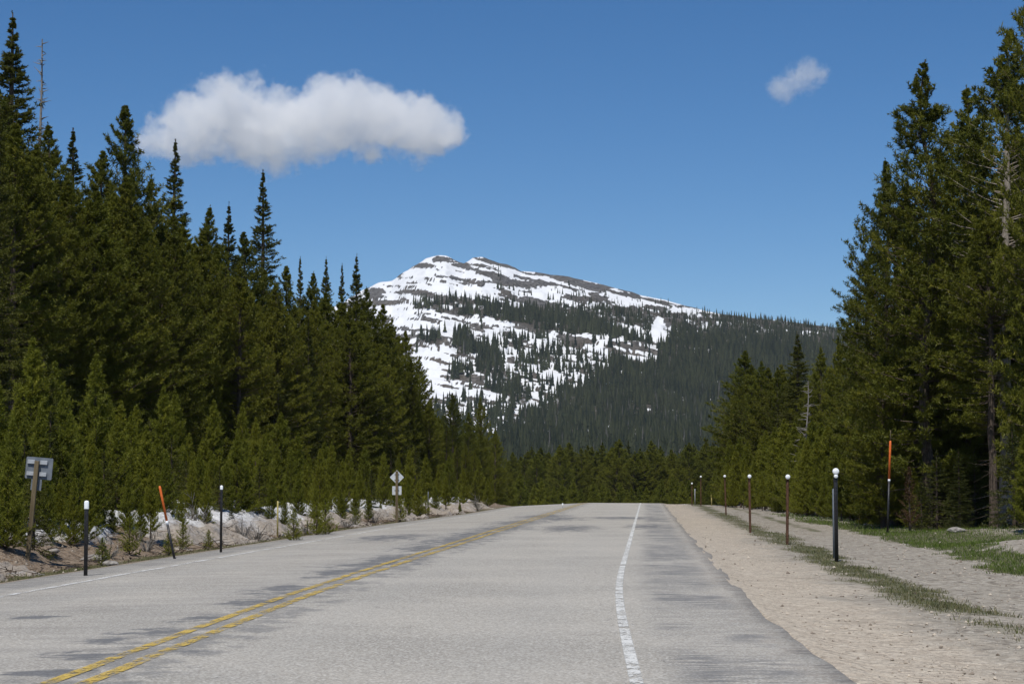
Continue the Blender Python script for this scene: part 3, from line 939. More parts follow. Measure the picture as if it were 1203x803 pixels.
for px, Y, h, key in ((1100, 60, 2.4, ('youngspruce', 0)), (1190, 53, 2.7, ('youngspruce', 0)), (1205, 51, 2.5, ('young', 1)), (1082, 60, 1.6, ('youngspruce', 1)), (1145, 62, 2.2, ('youngspruce', 1))):
    x, _, _ = at(px, 560, Y)
    plant(key, float(x), Y, h, 'young_spruce' if 'spruce' in key[0] else 'young_pine', 'young spruce at the foot of the dark right pines near x%d' % px if False else
          {1100: 'young spruce right of the brown dead sapling', 1190: 'young spruce near the right picture edge above the gravel heap', 1205: 'young pine cut by the right picture edge',
           1082: 'smallest young spruce beside the brown dead sapling', 1145: 'young spruce in the shadow left of the brown trunk'}[px], 'young tree', 'young trees right of the road')
x, _, _ = at(1068, 560, 58.5)
plant(('brownpine', 0), float(x), 58.5, 1.9, 'dead_sapling', 'reddish brown dead sapling right of the orange pole', 'dead tree')

# --- far row beyond the crest
for i in range(72):
    px = 586 + (i + random.random()) / 72 * 285
    Y = random.uniform(262, 320)
    top = float(np.interp(px, [586, 620, 680, 745, 800, 850], [535, 522, 522, 517, 522, 512])) + random.uniform(-3, 14)
    if i % 3 == 1:
        top += 12; Y -= 12
    key = some_pine(.75) if random.random() < .92 else ('spruce', random.randrange(3))
    nm = 'spruce_tree' if key[0] == 'spruce' else 'pine_tree'
    lab = ('far spruce' if nm[0] == 's' else 'far pine') + ' in the row beyond the crest, ' + ('left of the white edge line' if px < 740 else 'right of the white edge line')
    tree_px(key, px, top, Y, nm, lab, 'tree', 'far trees beyond the crest', wide=random.uniform(1.15, 1.5))
for i in range(34):
    px = 578 + (i + random.random()) / 34 * 290
    Y = random.uniform(222, 246)
    top = float(np.interp(px, [578, 600, 660, 740, 860], [545, 560, 570, 572, 560])) + random.uniform(-7, 8)
    tree_px(('young', random.randrange(4)), px, top, Y, 'young_pine', 'light green young pine in the low far fringe beyond the crest', 'young tree', 'young pines beyond the crest', wide=1.25)

# --- saplings and a dead shrub on the left bank
for px, py, h in ((152, 652, .75), (215, 645, .62), (198, 652, .5), (345, 634, .8), (372, 628, .9), (382, 627, 1.0), (470, 613, .9), (500, 606, .9), (418, 618, .6), (120, 664, .5), (245, 645, .45)):
    x, y, z = hit(px, py)
    o = plant(('sapling', random.randrange(2)), x, y, h, 'sapling', 'tiny pine sapling on the left bank ' + {152: 'between the black post and the orange stake', 215: 'just right of the orange stake', 198: 'at the foot of the orange stake',
        345: 'right of the short yellow marker', 372: 'left of a twin by the snow', 382: 'right of a twin by the snow', 470: 'at the foot of the diamond sign', 500: 'right of the diamond sign', 418: 'left of the diamond sign',
        120: 'right beside the black post', 245: 'left of the dark thin post'}[px], 'sapling', 'saplings on the left bank')

def dead_shrub(px, py, h, seed, label, group):
    g = np.random.default_rng(seed)
    x, y, z = hit(px, py)
    n = 26
    a = g.random(n) * 6.28
    l = h * (.5 + .6 * g.random(n))
    D = np.stack([np.cos(a) * .6, np.sin(a) * .6, .35 + .8 * g.random(n)], 1)
    q = np.linspace(0, 1, 4)
    P = np.stack([D * (l * k)[:, None] + g.normal(0, .05 * h, (n, 3)) * k for k in q], 1)
    V, Fq = tubes(P, np.full((n, 1), .011) * (1.15 - q)[None], 3)
    i = g.integers(0, n, 50); s = g.random(50)
    O = P[i, 1] * (1 - s)[:, None] + P[i, 3] * s[:, None]
    D2 = D[i] + g.normal(0, .6, (50, 3))
    P2 = np.stack([O + D2 * (h * .3 * k) for k in q[:3]], 1)
    V2, F2 = tubes(P2, np.full((50, 1), .006) * (1.1 - q[:3])[None], 3)
    obj('dead_shrub', new_mesh('dead_shrub', np.concatenate([V, V2]), np.concatenate([Fq, F2 + len(V)]), True), M_DEADWOOD, None, (x, y, z - .03), label=label, category='shrub', group=group)
dead_shrub(231, 622, .75, 1, 'grey leafless shrub between the orange stake and dark post', 'dead shrubs')
dead_shrub(562, 600, .9, 2, 'whitish leafless shrub at the left edge of the crest', 'dead shrubs')
dead_shrub(285, 632, .5, 3, 'low grey shrub right of the dark thin post', 'dead shrubs')
for px, py, h, sd, lab in ((128, 655, .4, 11, 'small leafless twigs right of the black post'), (172, 648, .45, 12, 'small leafless shrub left of the orange stake'), (300, 636, .5, 13, 'leafless shrub left of the short yellow marker'),
        (362, 628, .45, 14, 'leafless twigs right of the short yellow marker'), (408, 620, .5, 15, 'leafless shrub between yellow marker and diamond sign'), (440, 614, .5, 16, 'leafless shrub just left of the diamond sign')):
    dead_shrub(px, py, h, sd, lab, 'dead shrubs')

# ------------------------------------------------------------------ posts and markers
M_BLACK = simple('black_paint', (.012, .012, .014), (.03, .03, .032), 30, .45, .4)
M_RUST = simple('rusty_steel', (.055, .028, .018), (.14, .075, .045), 22, .85, .2)
M_WHITE = simple('white_plastic', (.70, .74, .76), (.85, .87, .88), 12, .35, .5)
M_ORANGE = simple('orange_plastic', (.62, .12, .018), (.75, .17, .03), 14, .5, .4)
M_YELLOW = simple('faded_yellow_plastic', (.50, .40, .12), (.62, .54, .22), 14, .6, .3)
M_STEEL = simple('galvanised_steel', (.13, .15, .175), (.19, .21, .235), 9, .6, .4, .2)
M_PALESTEEL = simple('pale_steel', (.55, .58, .60), (.72, .74, .76), 9, .5, .5, .3)
M_BRACKET = simple('aluminium_bracket', (.32, .34, .36), (.46, .48, .50), 9, .55, .4, .2)
M_WOOD = simple('weathered_wood', (.10, .078, .045), (.19, .15, .09), 14, .85, .2, 0, (1, 1, .1))
M_REFL = simple('reflector_glass', (.80, .84, .86), (.92, .94, .95), 60, .2, .7)

def base_px(px, py, Y=None):
    if Y is None:
        return hit(px, py)
    x, y, z = at(px, py, Y)
    return float(x), float(Y), ground(float(x), Y)

def u_post(name, h, w, mat, parent):
    """flanged channel post: a U with wings, with holes suggested by its section only"""
    s = [(-.5, .30), (-.28, .30), (-.18, -.30), (.18, -.30), (.28, .30), (.5, .30), (.5, .18), (.34, .18), (.24, -.44), (-.24, -.44), (-.34, .18), (-.5, .18)]
    bm = bmesh.new()
    vs = [bm.verts.new((a * w, b * w, -.15)) for a, b in s]
    f = bm.faces.new(vs)
    r = bmesh.ops.extrude_face_region(bm, geom=[f])
    bmesh.ops.translate(bm, vec=(0, 0, h + .15), verts=[v for v in r['geom'] if isinstance(v, bmesh.types.BMVert)])
    bmesh.ops.recalc_face_normals(bm, faces=bm.faces)
    return obj(name, bm_mesh(name, bm), mat, parent)

def disc_reflector(parent, z, r, tail=False):
    me = lathe('reflector', [(r * .82, -.012), (r, -.008), (r, .006), (r * .86, .016), (r * .5, .024), (.004, .027)], 18)
    o = obj('reflector', me, M_REFL, parent, (0, -.05, z))
    o.rotation_euler = (math.pi / 2, 0, 0)
    if tail:
        b = obj('reflector', lathe('reflector', [(r * .45, -.010), (r * .62, -.006), (r * .62, .006), (r * .4, .016), (.003, .018)], 16), M_REFL, parent, (0, -.05, z - r * 1.45))
        b.rotation_euler = (math.pi / 2, 0, 0)

def rusty_post(px, top, py, label, r=.048, lean=0.0):
    x, y, z = base_px(px, py)
    H = at(px, top, y)[2] - z
    o = thing('marker_post', label, 'marker post', (x, y, z), (0, lean, 0), 'reflector posts right of the road')
    u_post('post', H - r * .8, .062, M_RUST, o)
    disc_reflector(o, H - r, r)
def black_post():
    x, y, z = base_px(983, 659.5)
    H = at(983, 549.5, y)[2] - z
    o = thing('marker_post', 'thick black post with white double reflector on the right verge', 'marker post', (x, y, z), (0, -.004, 0), 'reflector posts right of the road')
    obj('post', lathe('post', [(.034, -.2), (.034, H - .17), (.030, H - .155), (.004, H - .15)], 14), M_BLACK, o)
    disc_reflector(o, H - .058, .058, True)
    obj('clamp', lathe('clamp', [(.036, H - .235), (.040, H - .23), (.040, H - .19), (.036, H - .185)], 14), M_BLACK, o)
    y2 = y + 1.5
    x2 = x * y2 / y - .05
    z2 = ground(x2, y2)
    p = thing('steel_post', 'thin grey post close behind the thick black post', 'post', (x2, y2, z2))
    obj('post', lathe('post', [(.018, -.1), (.018, 1.25), (.004, 1.27)], 10), M_STEEL, p)
black_post()
rusty_post(925, 557.0, 639.5, 'nearest rusty post with white round reflector', .052, .012)
rusty_post(881.5, 557.0, 625.5, 'second rusty post with white round reflector', .052, -.01)
rusty_post(853, 557.5, 604.5, 'third rusty post, leaning slightly left', .058, -.03)
rusty_post(823.5, 558.5, 594.3, 'tallest rusty post of the far cluster', .058)
rusty_post(813, 566.5, 593.3, 'far rusty post left of the tallest far one', .055)
rusty_post(797, 571.0, 591.0, 'farthest rusty post at the crest', .055)
def small_post(px, top, py, mat, label, w=.05, Y=None, name='delineator', cap=None, lean=0):
    x, y, z = base_px(px, py, Y)
    H = at(px, top, y)[2] - z
    o = thing(name, label, 'marker post', (x, y, z), (0, lean, 0))
    obj('post', lathe('post', [(w / 2, -.15), (w / 2, H - .03), (w * .35, H - .004), (.003, H)], 12, True, .5), mat, o)
    if cap:
        obj('cap', lathe('cap', [(w * .58, H - cap), (w * .60, H - cap + .006), (w * .60, H - .01), (w * .45, H + .006), (.003, H + .012)], 12, True, .6), M_REFL, o)
    return o
small_post(836, 580.5, 593.6, M_YELLOW, 'short faded yellow post beyond the rusty posts', .075)
small_post(816.5, 574, 592.8, M_PALESTEEL, 'thin whitish post beside the far rusty posts', .05)
small_post(785, 581, 590.6, M_BLACK, 'tiny dark post at the crest of the shoulder', .06, cap=.12)
small_post(661, 591.0, 596.0, M_PALESTEEL, 'tiny white post at the crest left of the lane', .06, cap=.10)
small_post(100.5, 588.5, 676, M_BLACK, 'black post with white cap on the left roadside', .058, cap=.11)
small_post(326, 588, 630, M_YELLOW, 'short pale yellow marker in the left bank', .042)
small_post(503, 577, 604, M_STEEL, 'small greenish grey post right of the diamond sign', .05)
small_post(259.5, 570.5, 648.5, M_BLACK, 'dark thin post with pale tip beside the snow bank', .048, cap=.07)
def stake(px, py, tx, ty, split, label, rad, Y=None, stick=False):
    x, y, z = base_px(px, py, Y)
    x1, _, z1 = at(tx, ty, y)
    L = math.hypot(x1 - x, z1 - z)
    o = thing('snow_stake', label, 'snow stake', (x, y, z), (0, math.atan2(x1 - x, z1 - z), 0), 'orange snow stakes')
    s0 = L * split
    obj('post', lathe('post', [(rad, -.12), (rad, s0 - .07)], 10), M_BLACK, o)
    obj('band', lathe('band', [(rad * 1.12, s0 - .07), (rad * 1.12, s0)], 10), M_WHITE, o)
    obj('tip', lathe('tip', [(rad * 1.05, s0), (rad * 1.05, L - .02), (rad * .6, L)], 10), M_ORANGE, o)
    if stick:
        obj('stick', lathe('stick', [(rad * .5, L), (rad * .4, L + .28), (.004, L + .30)], 8), M_WOOD, o)
stake(205, 656, 187.5, 570.5, .52, 'orange tipped stake leaning left on the snow bank', .021)
stake(1042.5, 626.5, 1046, 517.5, .585, 'tall orange and black pole at the right grass edge', .030, stick=True)

# signs seen from behind
def plate(name, w, h, mat, parent, loc, diamond=False, rad=.02):
    bm = bmesh.new()
    pts = []
    for cx_, cy_, a0 in ((w / 2 - rad, h / 2 - rad, 0), (-w / 2 + rad, h / 2 - rad, 90), (-w / 2 + rad, -h / 2 + rad, 180), (w / 2 - rad, -h / 2 + rad, 270)):
        for k in range(4):
            a = math.radians(a0 + 30 * k)
            pts.append((cx_ + rad * math.cos(a), 0, cy_ + rad * math.sin(a)))
    f = bm.faces.new([bm.verts.new(p) for p in pts])
    r = bmesh.ops.extrude_face_region(bm, geom=[f])
    bmesh.ops.translate(bm, vec=(0, .004, 0), verts=[v for v in r['geom'] if isinstance(v, bmesh.types.BMVert)])
    bmesh.ops.recalc_face_normals(bm, faces=bm.faces)
    o = obj(name, bm_mesh(name, bm), mat, parent, loc)
    if diamond:
        o.rotation_euler = (0, math.radians(45), 0)
    return o
def left_sign():
    x, y, z = base_px(32.4, 653, 33.0)
    x1, _, z1 = at(43.6, 541, y)
    L = math.hypot(x1 - x, z1 - z)
    o = thing('road_sign', 'grey back of a square sign on a leaning wooden post, left', 'road sign', (x, y, z), (0, math.atan2(x1 - x, z1 - z), 0), 'backs of road signs')
    u = F / y
    obj('post', box('post', .07, .06, L + .25, .006, True), M_WOOD, o, (0, 0, -.25))
    bz = L - 8.5 / u
    b = plate('sign_board', 31.5 / u, 25.5 / u, M_STEEL, o, (.03, .055, bz))
    for s in (-1, 1):
        for q in (7, -6.8):
            obj('bracket', box('bracket', 8.6 / u, .028, 4.6 / u, .004), M_BRACKET, o, (.03 - .028 + s * (4.3 / u + .043), .036, bz + q / u))
    plate('lower_board', 12.5 / u, 13 / u, M_STEEL, o, (.01, .052, bz - 19.5 / u), rad=.01)
left_sign()
def far_sign():
    Y = 74.0
    x, y, z = base_px(466, 610, Y)
    u = F / Y
    H = at(465, 553, Y)[2] - z
    o = thing('road_sign', 'back of a diamond sign above a small square one, left', 'road sign', (x, y, z), (0, 0, 0), 'backs of road signs')
    obj('post', box('post', .09, .07, H + .2, .006, True), M_WOOD, o, (0, 0, -.2))
    s = 8.4 / u * math.sqrt(2)
    dz = H - 7.2 / u
    plate('diamond_board', s, s, M_PALESTEEL, o, (0, .052, dz), True)
    plate('square_board', 10.8 / u, 10.2 / u, M_PALESTEEL, o, (0, .052, H - 22.7 / u), rad=.012)
    for q in (.1, -.1):
        obj('bracket', box('bracket', .17, .012, .03, .003), M_STEEL, o, (0, .044, dz + q))
    obj('bracket', box('bracket', .17, .012, .03, .003), M_STEEL, o, (0, .044, H - 22.7 / u))
far_sign()

# ------------------------------------------------------------------ stones, gravel, grass
def rock_mesh(seed, sub=2):
    g = random.Random(seed)
    bm = bmesh.new()
    bmesh.ops.create_icosphere(bm, subdivisions=sub, radius=.5)
    for v in bm.verts:
        n = v.co.normalized()
        k = .75 + .4 * float(vnoise(n.x * 2 + 7 * seed, n.y * 2 + n.z * 3, seed)) + g.uniform(-.03, .03)
        v.co = Vector((v.co.x * k, v.co.y * k * .8, v.co.z * k * .62))
    return bm_mesh('rock', bm, False)
M_ROCK = simple('pale_rock', (.17, .155, .14), (.34, .32, .29), 5, .9, .2)
for i, (px, py, s, lab) in enumerate(((1124, 625, .40, 'pale boulder at the edge of the dark right trees'), (1018, 617, .26, 'small pale rock at the near grass edge right'),
        (1095, 622, .2, 'small grey rock left of the pale boulder'), (112, 660, .42, 'grey rock in the dirt behind the black post'), (62, 650, .30, 'grey rock below the square sign'), (130, 664, .26, 'grey stone at the foot of the left bank'))):
    x, y, z = hit(px, py)
    o = obj('rock', rock_mesh(i + 3), M_ROCK, None, (x, y, z + s * .12), label=lab, category='rock', group='loose rocks')
    o.scale = (s * 1.25, s, s * .7)
    o.rotation_euler = (0, 0, i * 1.3)

def scatter(n, Y0, Y1, t0, t1, fn, power=1.6):
    q = RNG.random(n)
    Y = (Y0 ** -power + q * (Y1 ** -power - Y0 ** -power)) ** (-1 / power)
    T = t0 + (t1 - t0) * RNG.random(n)
    keep = RNG.random(n) < fn(Y, T)
    return Y[keep], T[keep]

def stones():
    def dens(Y, T):
        e = T - ER
        w = fbm((xc(Y) + T) * .9, Y * .6, 77, 3)
        return np.where(e > 0, np.clip(.15 + 1.5 * (w - .38) + .35 * sst(2.6, 3.4, e), .03, 1), .5 * sst(-.15, -.6, T - EL))
    Y, T = scatter(70000, 11, 62, -8.5, 15.5, lambda Y, T: dens(Y, T) * ((T > ER + .1) | (T < EL - .15)))
    n = len(Y)
    X = xc(Y) + T
    Z = land_z(Y, T)
    s = (.005 + .020 * RNG.random(n) ** 7.0) * (1 + .5 * (Y > 30))
    octv = np.array([(1, 0, 0), (-.5, .87, 0), (-.5, -.87, 0), (.1, .1, .8), (0, 0, -.7), (.55, .6, .3)], float)
    octf = np.array([(0, 5, 3), (5, 1, 3), (1, 2, 3), (2, 0, 3), (0, 1, 5), (1, 0, 4), (2, 1, 4), (0, 2, 4)])
    a = RNG.random(n) * 6.28
    c, s_ = np.cos(a), np.sin(a)
    v = octv[None] * (.7 + .6 * RNG.random((n, 6, 3)))
    vx = v[..., 0] * c[:, None] - v[..., 1] * s_[:, None]
    vy = v[..., 0] * s_[:, None] + v[..., 1] * c[:, None]
    V = np.stack([vx, vy, v[..., 2]], -1) * s[:, None, None] + np.stack([X, Y, Z + s * .25], 1)[:, None]
    Fc = (octf[None] + 6 * np.arange(n)[:, None, None]).reshape(-1, 3)
    me = new_mesh('gravel', V.reshape(-1, 3), Fc, False, {'tone': np.repeat(RNG.random(n), 6)})
    M = Mat('gravel_stones')
    t = M.attr('tone').outputs['Fac']
    M.principled(M.mix(M.ss(.0, .8, t), (.20, .165, .13), (.50, .435, .355)), .95, .15)
    obj('gravel', me, M.m, kind='stuff', label='loose gravel stones on the verges')
stones()

def grass():
    def dens(Y, T):
        X = xc(Y) + T
        e, d = T - ER, EL - T
        w = fbm(X * .7, Y * .45, 31, 4) - .5
        w2 = fbm(X * 2.2, Y * 1.4, 35, 3) - .5
        s1 = np.exp(-((e - 2.15 - .5 * w) / (.58 + .5 * w)) ** 2) * (.80 + 1.2 * w2) * (1 - .45 * sst(26, 17, Y))
        s_in = np.interp(Y, [30, 43, 93, 112, 130], [4.4, 4.9, 4.6, 3.8, 3.0]) + .8 * w
        mound = np.exp(-((Y - 38.5) / 5.2) ** 2 - ((X - 11.3) / 2.1) ** 2)
        s2 = sst(s_in - .25, s_in + .35, e + .7 * w2) * (1 - sst(.28, .5, mound + .3 * w2)) * (1 - sst(8.5, 10.5, e)) * 1.5
        near = sst(2.3, 3.4, e) * sst(23, 16, Y) * (.35 + 1.4 * w)
        lg = np.exp(-((d - .55) / .38) ** 2) * (.75 + 1.2 * w2) * (d > 0)
        k = np.maximum.reduce([s1, s2, near, lg])
        return np.clip((k - .35) * 1.6, 0, 1) * np.where(e > .5, 1, d > .1)
    Y, T = scatter(1200000, 13, 95, -6.2, 16, dens, 1.1)
    n = min(len(Y), 150000)
    Y, T = Y[:n], T[:n]
    X = xc(Y) + T
    Z = land_z(Y, T)
    green = sst(3.6, 5.0, T - ER)
    h = (.016 + .038 * RNG.random(n) + .05 * RNG.random(n) ** 8) * (1 + .6 * green)
    a = RNG.random(n) * 6.28
    w = .0022 + .0025 * RNG.random(n) + .00009 * Y
    lean = RNG.normal(0, .45, (n, 2)) * h[:, None]
    B = np.stack([X, Y, Z - .01], 1)
    S = np.stack([np.cos(a) * w, np.sin(a) * w, 0 * a], 1)
    mid = B + np.stack([lean[:, 0] * .4, lean[:, 1] * .4, h * .6], 1)
    tip = B + np.stack([lean[:, 0], lean[:, 1], h], 1)
    V = np.stack([B - S, B + S, mid + S * .6, tip, mid - S * .6], 1).reshape(-1, 3)
    i = np.arange(n)[:, None] * 5
    me = new_mesh('grass', V, [np.concatenate([i, i + 1, i + 2, i + 4], 1), np.concatenate([i + 4, i + 2, i + 3], 1)], False,
                  {'tone': np.repeat(RNG.random(n), 5), 'green': np.repeat(np.clip(green + RNG.normal(0, .25, n), 0, 1), 5)})
    M = Mat('grass_blades')
    t = M.attr('tone').outputs['Fac']
    dry = M.mix(t, (.10, .105, .045), (.23, .20, .11))
    grn = M.mix(t, (.075, .125, .022), (.150, .200, .045))
    c = M.mix(M.attr('green').outputs['Fac'], dry, grn)
    d = M.n('ShaderNodeBsdfDiffuse'); M.put(d.inputs[0], c)
    tr = M.n('ShaderNodeBsdfTranslucent'); M.put(tr.inputs[0], c)
    m1 = M.n('ShaderNodeMixShader'); m1.inputs[0].default_value = .3
    M.put(m1.inputs[1], d.outputs[0]); M.put(m1.inputs[2], tr.outputs[0])
    M.surf(m1.outputs[0])
    obj('grass', me, M.m, kind='stuff', label='short grass and weeds on the verges')
grass()

# ------------------------------------------------------------------ the mountain and its woods
RIDGE = [(-900, 470), (-200, 450), (150, 430), (330, 385), (400, 357), (430, 338), (445, 332), (460, 330), (476, 318), (488, 312), (500, 304), (512, 300), (524, 300), (534, 305),
         (545, 309), (556, 303), (566, 302), (578, 306), (595, 310), (612, 318), (630, 319), (648, 323), (668, 325), (690, 330), (715, 336), (740, 343), (770, 350), (800, 357), (830, 365), (850, 369),
         (880, 373), (915, 376), (950, 381), (1000, 387), (1100, 398), (1250, 420), (1500, 455), (2000, 500)]
VV, YY = [0, .16, .34, .60, .78, .90, 1.0], [1500, 1960, 2110, 2300, 2460, 2600, 2760]
def mtn_point(px, v):
    rp = np.interp(px, [p[0] for p in RIDGE], [p[1] for p in RIDGE])
    py = 528 + (rp - 528) * v
    Y = np.interp(v, VV, YY)
    X, Y, Z = at(px, py, Y)
    n = fbm(X / 70., Y / 60., 81, 5) - .5
    n2 = fbm(X / 16., Y / 16., 83, 3) - .5
    Z = Z + (26 * n * np.sin(np.pi * np.clip(v, 0, 1)) ** .6 + 5 * n2) * (1 - .55 * sst(.85, 1, v))
    st = 11.0
    ph = (Z + 14 * (fbm(X / 90., Y / 140., 85, 3) - .5)) / st
    ter = (np.floor(ph) + sst(.30, .75, ph - np.floor(ph)) - ph) * st
    Z = Z + ter * .55 * sst(.25, .5, v) * (1 - .7 * sst(.9, 1, v))
    return X, Y, Z, rp, py

ROCKS = [(514, 305, 13, 4), (488, 343, 17, 6), (572, 331, 30, 5), (535, 350, 22, 3), (436, 347, 9, 6), (548, 316, 5, 4), (620, 333, 35, 4), (700, 335, 40, 6), (750, 345, 45, 6), (800, 358, 35, 5), (665, 327, 18, 4),
         (590, 392, 12, 4), (675, 400, 18, 7), (720, 411, 18, 7), (640, 420, 14, 5), (540, 430, 12, 4), (470, 410, 14, 4), (560, 445, 14, 4), (515, 470, 12, 4), (468, 322, 6, 4), (700, 350, 30, 3)]
TREEPOLY = [  # polygons in photograph pixels, with density of the wood
 ([(494, 356), (520, 353), (560, 355), (600, 360), (640, 362), (700, 360), (760, 362), (800, 368), (840, 366), (870, 371), (1100, 395), (1300, 420), (1300, 560), (700, 560), (560, 540), (590, 500), (625, 478),
   (655, 458), (690, 447), (715, 436), (728, 425), (760, 432), (770, 420), (785, 395), (790, 378), (770, 372), (760, 392), (730, 396), (690, 392), (650, 390), (620, 382), (600, 378), (590, 374), (560, 372), (520, 368), (496, 362)], 1.0),
 ([(488, 396), (514, 394), (516, 408), (490, 408)], .9), ([(532, 392), (556, 390), (560, 418), (534, 416)], 1.0), ([(556, 406), (585, 404), (592, 440), (570, 446), (556, 436)], 1.0),
 ([(530, 434), (552, 432), (552, 444), (530, 446)], .7), ([(562, 446), (580, 444), (584, 456), (562, 456)], .7), ([(575, 440), (605, 438), (612, 470), (590, 480), (575, 466)], .8),
 ([(590, 395), (700, 395), (760, 398), (770, 440), (700, 450), (650, 462), (600, 470), (585, 440)], .42), ([(568, 316), (592, 316), (592, 324), (568, 324)], .35), ([(590, 338), (620, 338), (625, 350), (590, 346)], .5),
 ([(648, 334), (680, 338), (700, 352), (660, 352)], .45), ([(700, 342), (760, 350), (820, 362), (760, 364), (700, 356)], .35), ([(640, 350), (800, 352), (830, 366), (640, 362)], .25),
 ([(500, 480), (560, 470), (600, 470), (600, 520), (560, 540), (420, 540), (420, 505)], .55), ([(600, 335), (640, 345), (640, 356), (600, 352)], .15), ([(430, 480), (520, 480), (500, 560), (300, 560), (300, 470)], .8), ([(-600, 470), (330, 400), (420, 480), (420, 600), (-600, 600)], 1.0),
 ([(1250, 430), (2000, 500), (2000, 600), (1250, 600)], 1.0),
]
CLEAR = [(675, 398, 22, 6), (722, 412, 22, 8), (750, 420, 14, 9), (620, 392, 14, 5), (700, 425, 10, 5), (742, 386, 12, 5), (775, 387, 9, 5), (590, 383, 12, 4), (630, 410, 9, 8), (600, 430, 8, 14), (640, 440, 7, 6), (943, 389, 9, 2.5), (770, 398, 5, 7), (665, 455, 6, 4), (575, 470, 12, 8), (550, 462, 10, 9)]
def in_poly(px, py, poly):
    c = np.zeros(px.shape, bool)
    j = len(poly) - 1
    for i in range(len(poly)):
        xi, yi = poly[i]; xj, yj = poly[j]
        cond = ((yi > py) != (yj > py)) & (px < (xj - xi) * (py - yi) / (yj - yi + 1e-9) + xi)
        c ^= cond
        j = i
    return c
def wood_density(px, py):
    jx = 10 * (fbm(px / 14., py / 8., 91, 3) - .5) + 34 * (fbm(px / 55., py / 30., 92, 3) - .5)
    jy = 10 * (fbm(px / 14., py / 8., 95, 3) - .5) + 22 * sst(385, 420, py) * (fbm(px / 45., py / 24., 96, 3) - .5)
    D = np.zeros(px.shape)
    for poly, d in TREEPOLY:
        D = np.maximum(D, d * in_poly(px + jx, py + jy, poly))
    for x, y, a, b in CLEAR:
        r = ((px + jx - x) / a) ** 2 + ((py + jy - y) / b) ** 2
        D = D * (.12 + .88 * sst(.7, 1.2, r))
    return D

def build_mountain():
    pxs = np.concatenate([np.linspace(-900, 380, 60), np.linspace(384, 1020, 420), np.linspace(1030, 2000, 44)])
    vs = np.concatenate([np.linspace(0, 1, 230)])
    PX, Vv = np.meshgrid(pxs, vs, indexing='ij')
    X, Y, Z, rp, py = mtn_point(PX, Vv)
    # foot and far side
    foot = []
    for yy, zz in ((420, -12), (800, -9), (1150, 3)):
        foot.append((X[:, 0] * yy / 1500, np.full(len(pxs), float(yy)), np.full(len(pxs), float(zz))))
    back = []
    for dy, k in ((60, .97), (180, .85), (500, .45), (1100, -.05)):
        back.append((X[:, -1] * (2760 + dy) / 2760, np.full(len(pxs), 2760. + dy), np.maximum(Z[:, -1] * k, -12)))
    Xa = np.concatenate([np.stack([f[0] for f in foot], 1), X, np.stack([b[0] for b in back], 1)], 1)
    Ya = np.concatenate([np.stack([f[1] for f in foot], 1), Y, np.stack([b[1] for b in back], 1)], 1)
    Za = np.concatenate([np.stack([f[2] for f in foot], 1), Z, np.stack([b[2] for b in back], 1)], 1)
    cols, rows = Xa.shape
    q_px, q_py = proj(X, Y, Z)
    strata = fbm(q_px / 26. + 2 * (fbm(q_px / 60, q_py / 20, 71, 2)), (q_py - .22 * (q_px - 500) * (q_px > 500)) / 3.2, 72, 5)
    rock = strata + .10 * (fbm(q_px / 5., q_py / 4., 73, 3) - .5)
    for x, y, a, b in ROCKS:
        r = ((q_px - x) / a) ** 2 + ((q_py - y) / b) ** 2
        rock = rock + .22 * np.exp(-r)
    rock = rock + .015 * sst(620, 720, q_px) * sst(14, 3, py - rp)
    rock = rock + .02 * sst(385, 400, q_py) + .02 * sst(600, 660, q_px) * sst(370, 390, q_py)
    rock = rock - .11 * np.exp(-((q_px - 670) / 110) ** 2 - ((q_py - 425) / 38) ** 2) - .07 * np.exp(-((q_px - 770) / 80) ** 2 - ((q_py - 358) / 9) ** 2)
    D = wood_density(q_px, q_py)
    snow = sst(.615, .565, rock)
    snow = snow * (1 - .66 * sst(.5, .9, D) * sst(.35, .62, fbm(q_px / 5., q_py / 5., 75, 3) + .16))
    snow_a = np.zeros(Xa.shape)
    snow_a[:, 3:3 + len(vs)] = snow
    snow_a[:, 3 + len(vs):] = .6
    brown = np.zeros(Xa.shape)
    brown[:, 3:3 + len(vs)] = sst(.4, .7, fbm(q_px / 30., q_py / 20., 76, 2)) * .5 + .5 * sst(390, 410, q_py)
    wd = np.ones(Xa.shape)
    wd[:, 3:3 + len(vs)] = D
    wd[:, 3 + len(vs):] = 0
    me = new_mesh('mountain', np.stack([Xa.ravel(), Ya.ravel(), Za.ravel()], 1), grid_faces(cols, rows), True,
                  {'snow': snow_a.ravel(), 'brown': brown.ravel(), 'wood': wd.ravel()})
    M = Mat('mountain_side')
    p = M.pos()
    n1 = M.noise(p, .22, 5, .7)
    n2 = M.noise(p, .03, 4, .6)
    rockc = M.mix(M.ss(.3, .7, n1), (.045, .044, .042), (.235, .225, .215))
    rockb = M.mix(M.ss(.3, .7, n1), (.08, .068, .055), (.22, .19, .16))
    r = M.mix(M.attr('brown').outputs['Fac'], rockc, rockb)
    r = M.mix(M.attr('wood').outputs['Fac'], r, M.mix(n1, (.045, .042, .035), (.13, .115, .095)))
    sm = M.ss(.38, .62, M.math('ADD', M.attr('snow').outputs['Fac'], M.math('MULTIPLY', M.math('SUBTRACT', n1, .5), 1.4)))
    col = M.mix(sm, r, M.mix(n2, (.70, .72, .74), (.80, .81, .83)))
    M.principled(col, .9, .1, M.bump(M.math('MULTIPLY', n1, M.math('SUBTRACT', 1.3, sm)), 4.5, 1.0))
    obj('mountain', me, M.m, kind='structure', label='snow patched rocky mountain behind the forest')

